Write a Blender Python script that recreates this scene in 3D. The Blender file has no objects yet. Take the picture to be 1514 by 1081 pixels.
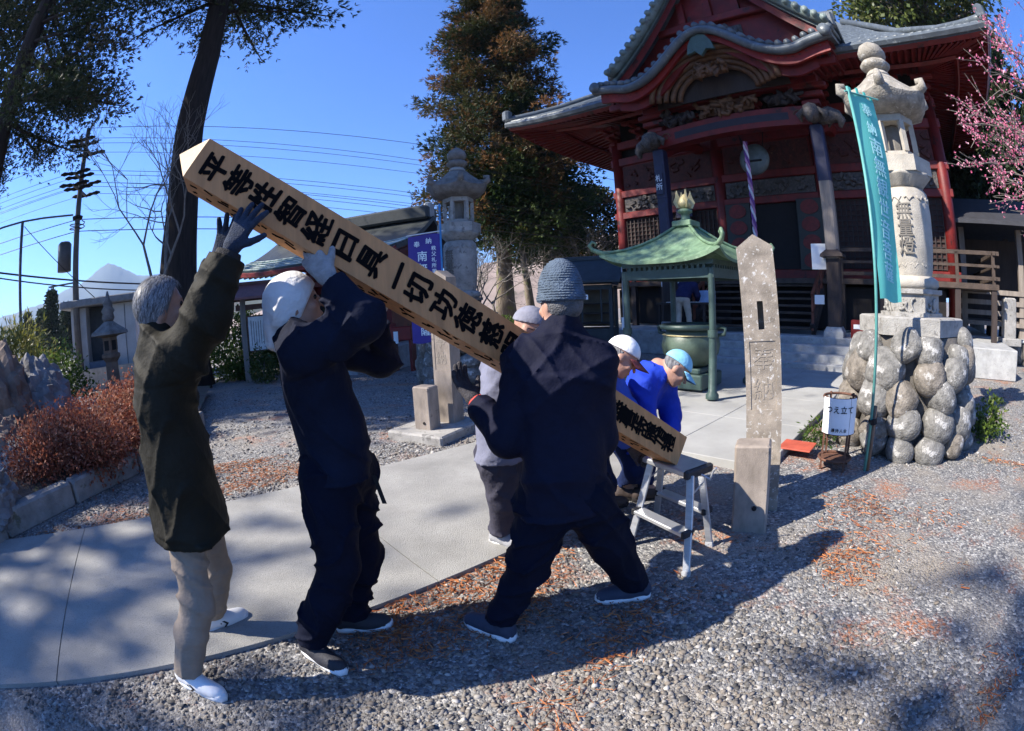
import bpy, math, random
import numpy as np
from mathutils import Vector, Matrix
R = math.radians
rng = np.random.default_rng(7)
random.seed(7)
scene = bpy.context.scene
C = scene.collection

# ---------------------------------------------------------------- camera (a 17 mm full-frame fisheye held at eye height)
F_PX, PITCH, ROLL, CAM_H, PCX, PCY = 720.0, R(-7.5), R(-2.75), 1.58, 757.0, 540.5
cd = bpy.data.cameras.new('camera'); cam = bpy.data.objects.new('camera', cd); C.objects.link(cam)
cam.location = (0, 0, CAM_H)
cd.type = 'PANO'
cd.sensor_width = 36.0; cd.sensor_height = 36.0 * 731 / 1024; cd.sensor_fit = 'HORIZONTAL'
_cc = cd if hasattr(cd, 'panorama_type') else cd.cycles
_cc.panorama_type = 'FISHEYE_EQUISOLID'
_cc.fisheye_lens = F_PX / 1514 * 36.0
_cc.fisheye_fov = R(220)
cd.clip_start = 0.05; cd.clip_end = 60000
cam.matrix_world = Matrix.Translation((0, 0, CAM_H)) @ Matrix.Rotation(R(90) + PITCH, 4, 'X') @ Matrix.Rotation(ROLL, 4, 'Z')
scene.camera = cam
scene.render.resolution_x = 1024; scene.render.resolution_y = 731

# ---------------------------------------------------------------- sky and sun
SUN_EL, SUN_AZ = R(41.0), math.atan2(-0.980, -0.20)      # azimuth measured from +Y towards +X
world = bpy.data.worlds.new('World'); scene.world = world; world.use_nodes = True
nt = world.node_tree; bg = nt.nodes['Background']
sky = nt.nodes.new('ShaderNodeTexSky'); sky.sky_type = 'NISHITA'; sky.sun_disc = False
sky.sun_elevation = SUN_EL; sky.sun_rotation = SUN_AZ
sky.altitude = 300; sky.air_density = 1.0; sky.dust_density = 0.25; sky.ozone_density = 4.0
tint = nt.nodes.new('ShaderNodeMix'); tint.data_type = 'RGBA'; tint.blend_type = 'MULTIPLY'; tint.inputs['Factor'].default_value = 1.0
tint.inputs['B'].default_value = (0.50, 0.83, 1.40, 1)          # the clear, saturated blue of a dry winter sky
nt.links.new(sky.outputs[0], tint.inputs['A']); nt.links.new(tint.outputs['Result'], bg.inputs[0]); bg.inputs[1].default_value = 0.088
sd = bpy.data.lights.new('sun', 'SUN'); sun = bpy.data.objects.new('sun', sd); C.objects.link(sun)
sd.energy = 4.9; sd.angle = R(0.53); sd.color = (1.0, 0.94, 0.85)
_to = Vector((math.sin(SUN_AZ) * math.cos(SUN_EL), math.cos(SUN_AZ) * math.cos(SUN_EL), math.sin(SUN_EL)))
sun.rotation_euler = _to.to_track_quat('Z', 'Y').to_euler(); sun.location = _to * 60
vs = scene.view_settings; vs.view_transform = 'Standard'; vs.look = 'None'; vs.exposure = 1.2; vs.gamma = 1.0
vs.use_curve_mapping = False
scene.cycles.max_bounces = 6; scene.cycles.diffuse_bounces = 3; scene.cycles.glossy_bounces = 2
scene.cycles.transparent_max_bounces = 6; scene.cycles.transmission_bounces = 3
scene.cycles.caustics_reflective = False; scene.cycles.caustics_refractive = False
scene.cycles.use_denoising = True
scene.cycles.sample_clamp_indirect = 6.0

# ---------------------------------------------------------------- pixels to rays (a pixel gives a direction only)
def ray(px, py):
    x = px - PCX; y = PCY - py; c, s = math.cos(ROLL), math.sin(ROLL); x, y = c * x - s * y, s * x + c * y
    r = math.hypot(x, y) + 1e-9; th = 2 * math.asin(min(1, r / (2 * F_PX)))
    d = (math.sin(th) * x / r, math.sin(th) * y / r, math.cos(th))
    c, s = math.cos(PITCH), math.sin(PITCH)
    return Vector((d[0], -s * d[1] + c * d[2], c * d[1] + s * d[2]))
def gnd(px, py, z=0.0):
    d = ray(px, py); return d * ((z - CAM_H) / d.z) + Vector((0, 0, CAM_H))
def at(px, py, dist):                       # point at a horizontal distance
    d = ray(px, py); return d * (dist / math.hypot(d.x, d.y)) + Vector((0, 0, CAM_H))
def rng_at(px, py, r):                      # point at a range
    return ray(px, py) * r + Vector((0, 0, CAM_H))

# ---------------------------------------------------------------- materials
MATS = {}
def M(name, col, rough=0.75, var=0.2, scale=6.0, bump=0.25, bscale=40.0, metal=0.0, col2=None, detail=6, stretch=None, spot=None, spec=0.4):
    """procedural: noise-mixed colour, fine relief; stretch = (sx,sy,sz) for grain; spot = (colour, scale, threshold)"""
    if name in MATS: return MATS[name]
    m = bpy.data.materials.new(name); MATS[name] = m; m.use_nodes = True
    t = m.node_tree; N = t.nodes; L = t.links; b = N['Principled BSDF']
    b.inputs['Roughness'].default_value = rough; b.inputs['Metallic'].default_value = metal
    b.inputs['Specular IOR Level'].default_value = spec
    tc = N.new('ShaderNodeTexCoord'); mp = N.new('ShaderNodeMapping'); L.new(tc.outputs['Object'], mp.inputs[0])
    if stretch: mp.inputs['Scale'].default_value = stretch
    n1 = N.new('ShaderNodeTexNoise'); n1.inputs['Scale'].default_value = scale; n1.inputs['Detail'].default_value = detail
    n1.inputs['Roughness'].default_value = 0.62
    L.new(mp.outputs[0], n1.inputs[0])
    cr = N.new('ShaderNodeValToRGB'); L.new(n1.outputs[0], cr.inputs[0])
    a = [c * (1 - var) for c in col]; z = [min(1, c * (1 + var)) for c in col] if col2 is None else col2
    cr.color_ramp.elements[0].position = 0.32; cr.color_ramp.elements[1].position = 0.68
    cr.color_ramp.elements[0].color = (*a, 1); cr.color_ramp.elements[1].color = (*z, 1)
    out = cr.outputs[0]
    if spot:
        n2 = N.new('ShaderNodeTexNoise'); n2.inputs['Scale'].default_value = spot[1]; n2.inputs['Detail'].default_value = 8
        n2.inputs['Roughness'].default_value = 0.7
        L.new(tc.outputs['Object'], n2.inputs[0])
        r2 = N.new('ShaderNodeValToRGB'); L.new(n2.outputs[0], r2.inputs[0])
        r2.color_ramp.elements[0].position = spot[2]; r2.color_ramp.elements[1].position = min(1, spot[2] + 0.06)
        mx = N.new('ShaderNodeMix'); mx.data_type = 'RGBA'; L.new(r2.outputs[0], mx.inputs['Factor'])
        L.new(out, mx.inputs['A']); mx.inputs['B'].default_value = (*spot[0], 1); out = mx.outputs['Result']
    L.new(out, b.inputs['Base Color'])
    if bump:
        n3 = N.new('ShaderNodeTexNoise'); n3.inputs['Scale'].default_value = bscale; n3.inputs['Detail'].default_value = 5
        L.new(mp.outputs[0], n3.inputs[0])
        bp = N.new('ShaderNodeBump'); bp.inputs['Strength'].default_value = bump; bp.inputs['Distance'].default_value = 0.02
        L.new(n3.outputs[0], bp.inputs['Height']); L.new(bp.outputs[0], b.inputs['Normal'])
    return m
def leaf_mat(name, cols, rough=0.6, trans=0.35):
    """foliage: colour drawn per leaf from the mesh's random attribute, part of the light passes through"""
    if name in MATS: return MATS[name]
    m = bpy.data.materials.new(name); MATS[name] = m; m.use_nodes = True
    t = m.node_tree; N = t.nodes; L = t.links; b = N['Principled BSDF']; o = N['Material Output']
    at_ = N.new('ShaderNodeAttribute'); at_.attribute_name = 'tone'
    cr = N.new('ShaderNodeValToRGB'); L.new(at_.outputs['Fac'], cr.inputs[0])
    while len(cr.color_ramp.elements) < len(cols): cr.color_ramp.elements.new(0.5)
    for i, c in enumerate(cols):
        cr.color_ramp.elements[i].position = i / max(1, len(cols) - 1); cr.color_ramp.elements[i].color = (*c, 1)
    L.new(cr.outputs[0], b.inputs['Base Color']); b.inputs['Roughness'].default_value = rough
    b.inputs['Specular IOR Level'].default_value = 0.25
    tr = N.new('ShaderNodeBsdfTranslucent'); L.new(cr.outputs[0], tr.inputs[0])
    mx = N.new('ShaderNodeMixShader'); mx.inputs[0].default_value = trans
    L.new(b.outputs[0], mx.inputs[1]); L.new(tr.outputs[0], mx.inputs[2]); L.new(mx.outputs[0], o.inputs[0])
    return m

# ---------------------------------------------------------------- objects
def tag(o, label=None, cat=None, group=None, kind=None):
    if label: o['label'] = label
    if cat: o['category'] = cat
    if group: o['group'] = group
    if kind: o['kind'] = kind
    return o
def empty(name, loc=(0, 0, 0), rz=0.0, label=None, cat=None, group=None):
    o = bpy.data.objects.new(name, None); C.objects.link(o); o.location = loc; o.rotation_euler = (0, 0, rz)
    o.empty_display_size = 0.1
    return tag(o, label, cat, group)
def mesh_obj(name, verts, faces, mat, parent=None, smooth=False, loc=None):
    me = bpy.data.meshes.new(name); me.from_pydata([tuple(v) for v in verts], [], faces); me.update()
    return link_mesh(name, me, mat, parent, smooth, loc)
def link_mesh(name, me, mat, parent=None, smooth=False, loc=None):
    if mat is not None and not me.materials:
        for q in (mat if isinstance(mat, (list, tuple)) else [mat]): me.materials.append(q)
    if smooth: me.polygons.foreach_set('use_smooth', [True] * len(me.polygons))
    o = bpy.data.objects.new(name, me); C.objects.link(o)
    if parent is not None: o.parent = parent
    if loc is not None: o.location = loc
    return o
def np_mesh(name, V, faces_flat, per, mat, parent=None, smooth=False, tone=None):
    """fast mesh from numpy: faces of a fixed vertex count `per`"""
    V = np.asarray(V, np.float32).reshape(-1, 3); Fi = np.asarray(faces_flat, np.int32).reshape(-1)
    me = bpy.data.meshes.new(name); n = len(Fi) // per
    me.vertices.add(len(V)); me.vertices.foreach_set('co', V.ravel())
    me.loops.add(len(Fi)); me.loops.foreach_set('vertex_index', Fi)
    me.polygons.add(n); me.polygons.foreach_set('loop_start', np.arange(0, n * per, per, dtype=np.int32))
    try: me.polygons.foreach_set('loop_total', np.full(n, per, np.int32))
    except Exception: pass
    if smooth: me.polygons.foreach_set('use_smooth', np.ones(n, bool))
    me.update(calc_edges=True)
    if tone is not None:
        a = me.attributes.new('tone', 'FLOAT', 'FACE'); a.data.foreach_set('value', np.asarray(tone, np.float32))
    return link_mesh(name, me, mat, parent)
def dup(o, parent=None, **kw):
    c = o.copy(); C.objects.link(c)
    if parent is not None: c.parent = parent
    for k, v in kw.items(): setattr(c, k, v)
    return c
def dup_tree(root, loc, rz=None):
    r = root.copy(); C.objects.link(r); r.location = loc
    if rz is not None: r.rotation_euler = (0, 0, rz)
    for ch in list(root.children):
        c = ch.copy(); C.objects.link(c); c.parent = r
        for g in list(ch.children):
            d = g.copy(); C.objects.link(d); d.parent = c
    return r

def frame(d, up=(0, 0, 1)):
    d = Vector(d).normalized(); up = Vector(up)
    if abs(d.dot(up)) > 0.98: up = Vector((0, 1, 0))
    x = up.cross(d).normalized(); y = d.cross(x)
    return x, y, d
class MB:
    """collects shapes of ONE piece, builds one mesh"""
    def __init__(s): s.v = []; s.f = []
    def add(s, vs, fs):
        k = len(s.v); s.v += [Vector(v) for v in vs]; s.f += [tuple(i + k for i in f) for f in fs]; return s
    def box(s, c, d, rot=None, taper=1.0, bev=0.0):
        hx, hy, hz = d[0] / 2, d[1] / 2, d[2] / 2; c = Vector(c)
        if bev <= 0:
            vs = [(x * hx * (taper if z > 0 else 1), y * hy * (taper if z > 0 else 1), z * hz) for z in (-1, 1) for x, y in ((-1, -1), (1, -1), (1, 1), (-1, 1))]
            fs = [(3, 2, 1, 0), (4, 5, 6, 7), (0, 1, 5, 4), (1, 2, 6, 5), (2, 3, 7, 6), (3, 0, 4, 7)]
        else:
            b = min(bev, hx * .8, hy * .8, hz * .8); vs = []
            for z, i in ((-hz, b), (-hz + b, 0), (hz - b, 0), (hz, b)):
                tp = taper if z > 0 else 1
                X, Y = hx * tp - i, hy * tp - i
                vs += [(-X + b, -Y, z), (X - b, -Y, z), (X, -Y + b, z), (X, Y - b, z), (X - b, Y, z), (-X + b, Y, z), (-X, Y - b, z), (-X, -Y + b, z)]
            fs = [tuple(range(7, -1, -1)), tuple(range(24, 32))]
            for r_ in range(3):
                for i in range(8): a, b2 = r_ * 8 + i, r_ * 8 + (i + 1) % 8; fs.append((a, b2, b2 + 8, a + 8))
        m = Matrix.Identity(3) if rot is None else (rot if isinstance(rot, Matrix) else Matrix.Rotation(rot, 3, 'Z'))
        return s.add([m @ Vector(v) + c for v in vs], fs)
    def beam(s, a, b, w, h, up=(0, 0, 1), bev=0.0):
        a, b = Vector(a), Vector(b); x, y, d = frame(b - a, up)
        return s.box((a + b) / 2, (w, h, (b - a).length), Matrix((x, y, d)).transposed(), bev=bev)
    def tube(s, pts, rad, n=8, cap=True, squash=1.0):
        pts = [Vector(p) for p in pts]; rad = [rad] * len(pts) if not isinstance(rad, (list, tuple)) else rad
        vs, fs = [], []; px = None
        for i, p in enumerate(pts):
            d = (pts[min(i + 1, len(pts) - 1)] - pts[max(i - 1, 0)])
            x, y, d = frame(d)
            if px is not None:
                y2 = d.cross(px)
                if y2.length > 1e-4: y = y2.normalized(); x = y.cross(d)
            px = x
            for k in range(n):
                a = 2 * math.pi * k / n; vs.append(p + (x * math.cos(a) + y * math.sin(a) * squash) * rad[i])
        for i in range(len(pts) - 1):
            for k in range(n): a, b = i * n + k, i * n + (k + 1) % n; fs.append((a, b, b + n, a + n))
        if cap: fs += [tuple(range(n - 1, -1, -1)), tuple(range(len(vs) - n, len(vs)))]
        return s.add(vs, fs)
    def lathe(s, prof, n=24, c=(0, 0, 0), ph=0.0, cap=True, lobes=0, la=0.0):
        c = Vector(c); vs, fs = [], []
        for r_, z in prof:
            for k in range(n):
                a = 2 * math.pi * k / n + ph; q = r_ * (1 + la * math.cos(lobes * a)) if lobes else r_
                vs.append(c + Vector((q * math.cos(a), q * math.sin(a), z)))
        for i in range(len(prof) - 1):
            for k in range(n): a, b = i * n + k, i * n + (k + 1) % n; fs.append((a, b, b + n, a + n))
        if cap: fs += [tuple(range(n - 1, -1, -1)), tuple(range(len(vs) - n, len(vs)))]
        return s.add(vs, fs)
    def grid(s, fn, nu, nv, thick=0.0):
        """fn(u,v)->point for u,v in 0..1; thick = slab thickness below along z"""
        vs = [Vector(fn(i / nu, j / nv)) for j in range(nv + 1) for i in range(nu + 1)]; w = nu + 1
        fs = [(j * w + i, j * w + i + 1, (j + 1) * w + i + 1, (j + 1) * w + i) for j in range(nv) for i in range(nu)]
        if thick:
            k = len(vs); vs += [v - Vector((0, 0, thick)) for v in vs]
            fs += [tuple(a + k for a in reversed(f)) for f in fs]
            ring = [i for i in range(w)] + [j * w + nu for j in range(1, nv + 1)] + [nv * w + i for i in range(nu - 1, -1, -1)] + [j * w for j in range(nv - 1, 0, -1)]
            fs += [(ring[(q + 1) % len(ring)], ring[q], ring[q] + k, ring[(q + 1) % len(ring)] + k) for q in range(len(ring))]
        return s.add(vs, fs)
    def prism(s, poly, a, b):
        """polygon of (x,y) points extruded in z from a to b"""
        n = len(poly); vs = [(x, y, a) for x, y in poly] + [(x, y, b) for x, y in poly]
        return s.add(vs, [tuple(range(n - 1, -1, -1)), tuple(range(n, 2 * n))] + [(i, (i + 1) % n, (i + 1) % n + n, i + n) for i in range(n)])
    def xform(s, m): s.v = [m @ v for v in s.v]; return s
    def build(s, name, mat, parent=None, smooth=False, loc=None, autosmooth=None):
        o = mesh_obj(name, s.v, s.f, mat, parent, smooth, loc)
        if autosmooth is not None:
            try: o.data.set_sharp_from_angle(angle=R(autosmooth))
            except Exception: pass
        return o

def text_obj(name, body, origin, xdir, ydir, size, mat, parent=None, depth=0.002, bold=0.0, vertical=None, brush=0.0):
    """lettering as a thin raised mesh; vertical = advance per character for a column"""
    xd, yd = Vector(xdir).normalized(), Vector(ydir).normalized(); zd = xd.cross(yd)
    parts = [(ch, Vector(origin) - yd * (i * vertical)) for i, ch in enumerate(body)] if vertical else [(body, Vector(origin))]
    vs, fs = [], []
    for ch, org in parts:
        if ch in ' \u3000': continue
        cu = bpy.data.curves.new('t', 'FONT'); cu.body = ch; cu.size = size; cu.align_x = 'CENTER'; cu.align_y = 'CENTER'
        cu.extrude = depth; cu.resolution_u = 3
        ob = bpy.data.objects.new('t', cu); C.objects.link(ob)
        dg = bpy.context.evaluated_depsgraph_get(); dg.update()
        me = bpy.data.meshes.new_from_object(ob.evaluated_get(dg))
        mm = Matrix((xd, yd, zd)).transposed()
        co = [v.co.copy() for v in me.vertices]; tr_ = random.Random(hash(ch) % 1000 if False else ord(ch[0]))
        if brush:                                    # a hand-brushed wobble: strokes bend, swell and tilt
            ph = [tr_.uniform(0, 6.28) for _ in range(6)]; an = tr_.uniform(-.10, .10); ca, sa = math.cos(an), math.sin(an)
            for q in co:
                x, y = q.x / size, q.y / size
                x, y = x + brush * (math.sin(7 * y + ph[0]) + .6 * math.sin(13 * x + ph[1])), y + brush * (math.sin(6 * x + ph[2]) + .6 * math.sin(15 * y + ph[3])) + .06 * x
                q.x, q.y = (ca * x - sa * y) * size, (sa * x + ca * y) * size
        offs = [(0, 0)] if bold <= 0 else [(0, 0)] + [(bold * size * math.cos(t), bold * size * math.sin(t) * .8) for t in (.4, 1.45, 2.5, 3.54, 4.6, 5.64)]
        for oi, (ox, oy) in enumerate(offs):
            k = len(vs); vs += [mm @ (q + Vector((ox, oy, oi * .00012))) + org for q in co]; fs += [tuple(i + k for i in p.vertices) for p in me.polygons]
        bpy.data.objects.remove(ob); bpy.data.curves.remove(cu); bpy.data.meshes.remove(me)
    return mesh_obj(name, vs, fs, mat, parent)

# ---------------------------------------------------------------- smooth implicit surfaces (bodies, clothes, rocks)
def surf_nets(D):
    """naive surface nets on a scalar grid, returns verts in grid units and quads"""
    S = D < 0; nx, ny, nz = D.shape
    cs = np.zeros((nx - 1, ny - 1, nz - 1), np.int8)
    for dx in (0, 1):
        for dy in (0, 1):
            for dz in (0, 1): cs += S[dx:nx - 1 + dx, dy:ny - 1 + dy, dz:nz - 1 + dz]
    act = (cs > 0) & (cs < 8); ids = np.full(act.shape, -1, np.int64); idx = np.argwhere(act); ids[act] = np.arange(len(idx))
    acc = np.zeros((len(idx), 3)); cnt = np.zeros(len(idx))
    cor = [(a, b, c) for a in (0, 1) for b in (0, 1) for c in (0, 1)]
    for i, p in enumerate(cor):
        for ax in range(3):
            if p[ax]: continue
            q = list(p); q[ax] = 1
            d0 = D[idx[:, 0] + p[0], idx[:, 1] + p[1], idx[:, 2] + p[2]]; d1 = D[idx[:, 0] + q[0], idx[:, 1] + q[1], idx[:, 2] + q[2]]
            m = (d0 < 0) != (d1 < 0); t = np.where(m, d0 / np.where(d0 == d1, 1, d0 - d1), 0)
            pos = np.tile(np.array(p, float), (len(idx), 1)); pos[:, ax] += t
            acc[m] += pos[m]; cnt[m] += 1
    V = idx + acc / cnt[:, None]
    Q = []
    for ax in range(3):
        b, c = [(1, 2), (2, 0), (0, 1)][ax]
        sl0 = [slice(1, -1)] * 3; sl0[ax] = slice(0, D.shape[ax] - 1); sl1 = list(sl0); sl1[ax] = slice(1, D.shape[ax])
        A, B = S[tuple(sl0)], S[tuple(sl1)]
        for m, flip in ((A & ~B, False), (~A & B, True)):
            e = np.argwhere(m)
            for k in range(3):
                if k != ax: e[:, k] += 1
            if not len(e): continue
            def cell(ob, oc):
                q = e.copy(); q[:, b] += ob; q[:, c] += oc; return ids[q[:, 0], q[:, 1], q[:, 2]]
            q4 = np.stack([cell(-1, -1), cell(0, -1), cell(0, 0), cell(-1, 0)], 1)
            Q.append(q4[:, ::-1] if flip else q4)
    return V, np.concatenate(Q)
def cone(p0, p1, r0, r1, k=0.03, flat=None): return ('c', np.array(p0, float), np.array(p1, float), r0, r1, k, flat)
def ell(c, rad, rot=None, k=0.03): return ('e', np.array(c, float), np.array(rad, float), None if rot is None else np.array(rot, float), 0, k, None)
def sdf_eval(prims, vox, pad=0.05, disp=None, cuts=()):
    lo = np.full(3, 1e9); hi = -lo
    for p in prims:
        r_ = (max(p[3], p[4]) if p[0] == 'c' else max(p[2])) + pad
        for q in ((p[1], p[2]) if p[0] == 'c' else (p[1],)): lo = np.minimum(lo, q - r_); hi = np.maximum(hi, q + r_)
    n = np.ceil((hi - lo) / vox).astype(int) + 1
    ax = [lo[i] + vox * np.arange(n[i]) for i in range(3)]
    D = np.full(n, 0.3)
    for p in prims:
        r_ = (max(p[3], p[4]) if p[0] == 'c' else max(p[2])) + 0.09
        pts = np.stack([p[1], p[2]]) if p[0] == 'c' else p[1][None]
        a = np.maximum(0, np.floor((pts.min(0) - r_ - lo) / vox).astype(int)); b = np.minimum(n, np.ceil((pts.max(0) + r_ - lo) / vox).astype(int) + 1)
        sl = tuple(slice(a[i], b[i]) for i in range(3))
        P = np.stack(np.meshgrid(*[ax[i][sl[i]] for i in range(3)], indexing='ij'), -1)
        if p[0] == 'c':
            A, B = p[1], p[2]; W = 1.0
            if p[6] is not None:
                v = np.array(p[6][0], float); v /= np.linalg.norm(v); f = p[6][1]
                P = P + ((P - A) @ v)[..., None] * v * (1 / f - 1); B = B + ((B - A) @ v) * v * (1 / f - 1); W = min(1.0, f) ** 0.5
            BA = B - A; L2 = max(BA @ BA, 1e-9); t = np.clip(((P - A) @ BA) / L2, 0, 1)
            d = (np.linalg.norm(P - A - t[..., None] * BA, axis=-1) - (p[3] + (p[4] - p[3]) * t)) * W
        else:
            q = P - p[1]
            if p[3] is not None: q = q @ p[3]
            rr = p[2]; k0 = np.linalg.norm(q / rr, axis=-1); k1 = np.linalg.norm(q / rr ** 2, axis=-1)
            d = k0 * (k0 - 1) / np.maximum(k1, 1e-6)
        k = p[5]; o = D[sl]; h = np.clip(0.5 + 0.5 * (o - d) / max(k, 1e-4), 0, 1)
        D[sl] = o * (1 - h) + d * h - k * h * (1 - h)
    if disp is not None or len(cuts):
        P = np.stack(np.meshgrid(*ax, indexing='ij'), -1)
        if disp is not None: D = D + disp(P)
        for pt, nn, rad in cuts:
            w = (P - np.array(pt)) @ (np.array(nn, float) / np.linalg.norm(nn))
            if rad is None: D = np.maximum(D, w)
            else:
                near = np.linalg.norm(P - np.array(pt), axis=-1) < rad
                D = np.where(near, np.maximum(D, w), D)
    return D, lo
def relax(V, Q, it=1):
    for _ in range(it):
        acc = np.zeros_like(V); cnt = np.zeros(len(V))
        for a, b in ((0, 1), (1, 2), (2, 3), (3, 0)):
            np.add.at(acc, Q[:, a], V[Q[:, b]]); np.add.at(cnt, Q[:, a], 1); np.add.at(acc, Q[:, b], V[Q[:, a]]); np.add.at(cnt, Q[:, b], 1)
        V = V * 0.4 + 0.6 * acc / cnt[:, None]
    return V
def sdf_obj(name, prims, mat, parent=None, vox=0.012, disp=None, cuts=(), origin=(0, 0, 0), it=1):
    D, lo = sdf_eval(prims, vox, disp=disp, cuts=cuts)
    D = np.pad(D, 1, constant_values=0.3)
    V, Q = surf_nets(D); V = relax(V, Q, it)
    V = (V - 1) * vox + lo - np.array(origin, float)
    return np_mesh(name, V, Q, 4, mat, parent, smooth=True)
def folds(amp=0.010, f=20.0, seed=0, dirn=(0.3, 0.2, 1.0), low=0.5):
    """cloth folds: sharp warped creases in several directions, broken up so that some of the cloth stays smooth"""
    r_ = np.random.default_rng(seed); ds = [np.array(dirn, float), np.array([.75, .3, .55]), np.array([-.6, .45, .65])]
    ph = r_.uniform(0, 6.28, 12); W = r_.normal(size=(6, 3)) * 5.5
    def fn(P):
        lo = [np.sin(P @ W[i] + ph[i]) for i in range(6)]; out = 0
        for i, (d, fr, wt) in enumerate(zip(ds, (f, f * 1.45, f * 1.2), (1.0, .75, .8))):
            d = d / np.linalg.norm(d); s = 1 - np.abs(np.sin(fr * (P @ d) * .8 + 1.5 * lo[i] + 1.0 * lo[i + 2] + ph[6 + i]))
            out = out + wt * s ** 3.0 * np.clip(.25 + .75 * lo[i + 3] if i < 3 else 1, 0, 1)
        return -amp * (out + low * (lo[0] * lo[4] + .6 * lo[5]))
    return fn
# ================================================================ temple axes: a along the facade, b into the temple
TC = Vector((6.0, 11.1, 0)); TU = Vector((0.657, -0.754, 0)).normalized(); TV = Vector((0.754, 0.657, 0)).normalized()
T_RZ = math.atan2(TU.y, TU.x)
def T(a, b, z=0.0): return TC + TU * a + TV * b + Vector((0, 0, z))

# ================================================================ ground
def ground_material():
    m = bpy.data.materials.new('gravel_ground'); m.use_nodes = True; t = m.node_tree; N = t.nodes; L = t.links; b = N['Principled BSDF']
    tc = N.new('ShaderNodeTexCoord'); co = tc.outputs['Object']
    def noise(s, d=6, r=.6):
        n = N.new('ShaderNodeTexNoise'); n.inputs['Scale'].default_value = s; n.inputs['Detail'].default_value = d; n.inputs['Roughness'].default_value = r
        L.new(co, n.inputs[0]); return n.outputs[0]
    def ramp(src, *st):
        r_ = N.new('ShaderNodeValToRGB'); L.new(src, r_.inputs[0])
        while len(r_.color_ramp.elements) < len(st): r_.color_ramp.elements.new(.5)
        for e, (p, c) in zip(r_.color_ramp.elements, st): e.position = p; e.color = (*c, 1) if len(c) == 3 else c
        return r_.outputs[0]
    def mix(f, a, c, mode='MIX'):
        x = N.new('ShaderNodeMix'); x.data_type = 'RGBA'; x.blend_type = mode
        for s, k in ((f, 'Factor'), (a, 'A'), (c, 'B')):
            if isinstance(s, (float, int)): x.inputs[k].default_value = s
            elif isinstance(s, tuple): x.inputs[k].default_value = (*s, 1)
            else: L.new(s, x.inputs[k])
        return x.outputs['Result']
    v = N.new('ShaderNodeTexVoronoi'); v.inputs['Scale'].default_value = 55; L.new(co, v.inputs[0])
    v2 = N.new('ShaderNodeTexVoronoi'); v2.inputs['Scale'].default_value = 120; L.new(co, v2.inputs[0])
    sep = N.new('ShaderNodeSeparateColor'); L.new(v.outputs['Color'], sep.inputs[0])
    stone = ramp(sep.outputs[0], (0, (.085, .085, .09)), (.45, (.175, .172, .168)), (.8, (.27, .26, .24)), (1, (.46, .44, .41)))
    earth = mix(noise(3.0), (.18, .145, .108), (.28, .235, .182))
    earth = mix(ramp(noise(90, 3), (.42, (0, 0, 0)), (.58, (1, 1, 1))), earth, (.32, .29, .25))
    base = mix(ramp(noise(.9, 5, .65), (.47, (0, 0, 0)), (.66, (1, 1, 1))), stone, earth)
    litter = mix(noise(60, 3), (.30, .085, .03), (.42, .16, .06))
    lm = mix(ramp(noise(1.15, 7, .72), (.53, (0, 0, 0)), (.64, (1, 1, 1))), (0., 0., 0.), ramp(noise(35, 3), (.40, (0, 0, 0)), (.62, (1, 1, 1))))
    base = mix(lm, base, litter)
    L.new(base, b.inputs['Base Color']); b.inputs['Roughness'].default_value = .85; b.inputs['Specular IOR Level'].default_value = .25
    h = N.new('ShaderNodeMath'); h.operation = 'SUBTRACT'; h.inputs[0].default_value = 1; L.new(v.outputs['Distance'], h.inputs[1])
    h2 = N.new('ShaderNodeMath'); h2.operation = 'MULTIPLY_ADD'; L.new(v2.outputs['Distance'], h2.inputs[0]); h2.inputs[1].default_value = -.5; L.new(h.outputs[0], h2.inputs[2])
    bp = N.new('ShaderNodeBump'); bp.inputs['Strength'].default_value = .8; bp.inputs['Distance'].default_value = .012
    L.new(h2.outputs[0], bp.inputs['Height']); L.new(bp.outputs[0], b.inputs['Normal'])
    return m
tag(MB().add([(-3000, -300, 0), (3000, -300, 0), (3000, 3500, 0), (-3000, 3500, 0)], [(0, 1, 2, 3)]).build('ground', ground_material()), kind='structure')

concrete = M('path_concrete', (.31, .30, .275), rough=.9, var=.2, scale=1.6, bump=.6, bscale=170, spot=((.20, .195, .18), 120, .56))
pale_paving = M('forecourt_concrete', (.32, .315, .295), rough=.88, var=.16, scale=1.4, bump=.35, bscale=180, spot=((.36, .35, .32), 3.0, .60))
path = empty('path'); tag(path, kind='structure')
for i in range(6):
    b0 = -16.2 + 2.4 * i - 1.6 + (.0); b1 = min(b0 + 2.392, -7.77)
    if b1 <= b0: continue
    MB().add([T(a, b, z) for z in (-.05, .028) for a, b in ((.12, b0), (2.3, b0), (2.3, b1), (.12, b1))],
             [(3, 2, 1, 0), (4, 5, 6, 7), (0, 1, 5, 4), (1, 2, 6, 5), (2, 3, 7, 6), (3, 0, 4, 7)]).build('path_slab', concrete, path)
court = empty('forecourt_paving'); tag(court, kind='structure')
for i in range(3):
    for j in range(4):
        a0 = -.25 + i * 1.13; b0 = -7.75 + j * 1.52
        MB().box(T(a0 + .56, b0 + .757, .0), (1.124, 1.514, .17), T_RZ, bev=.006).build('paving_slab', pale_paving, court)

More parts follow.
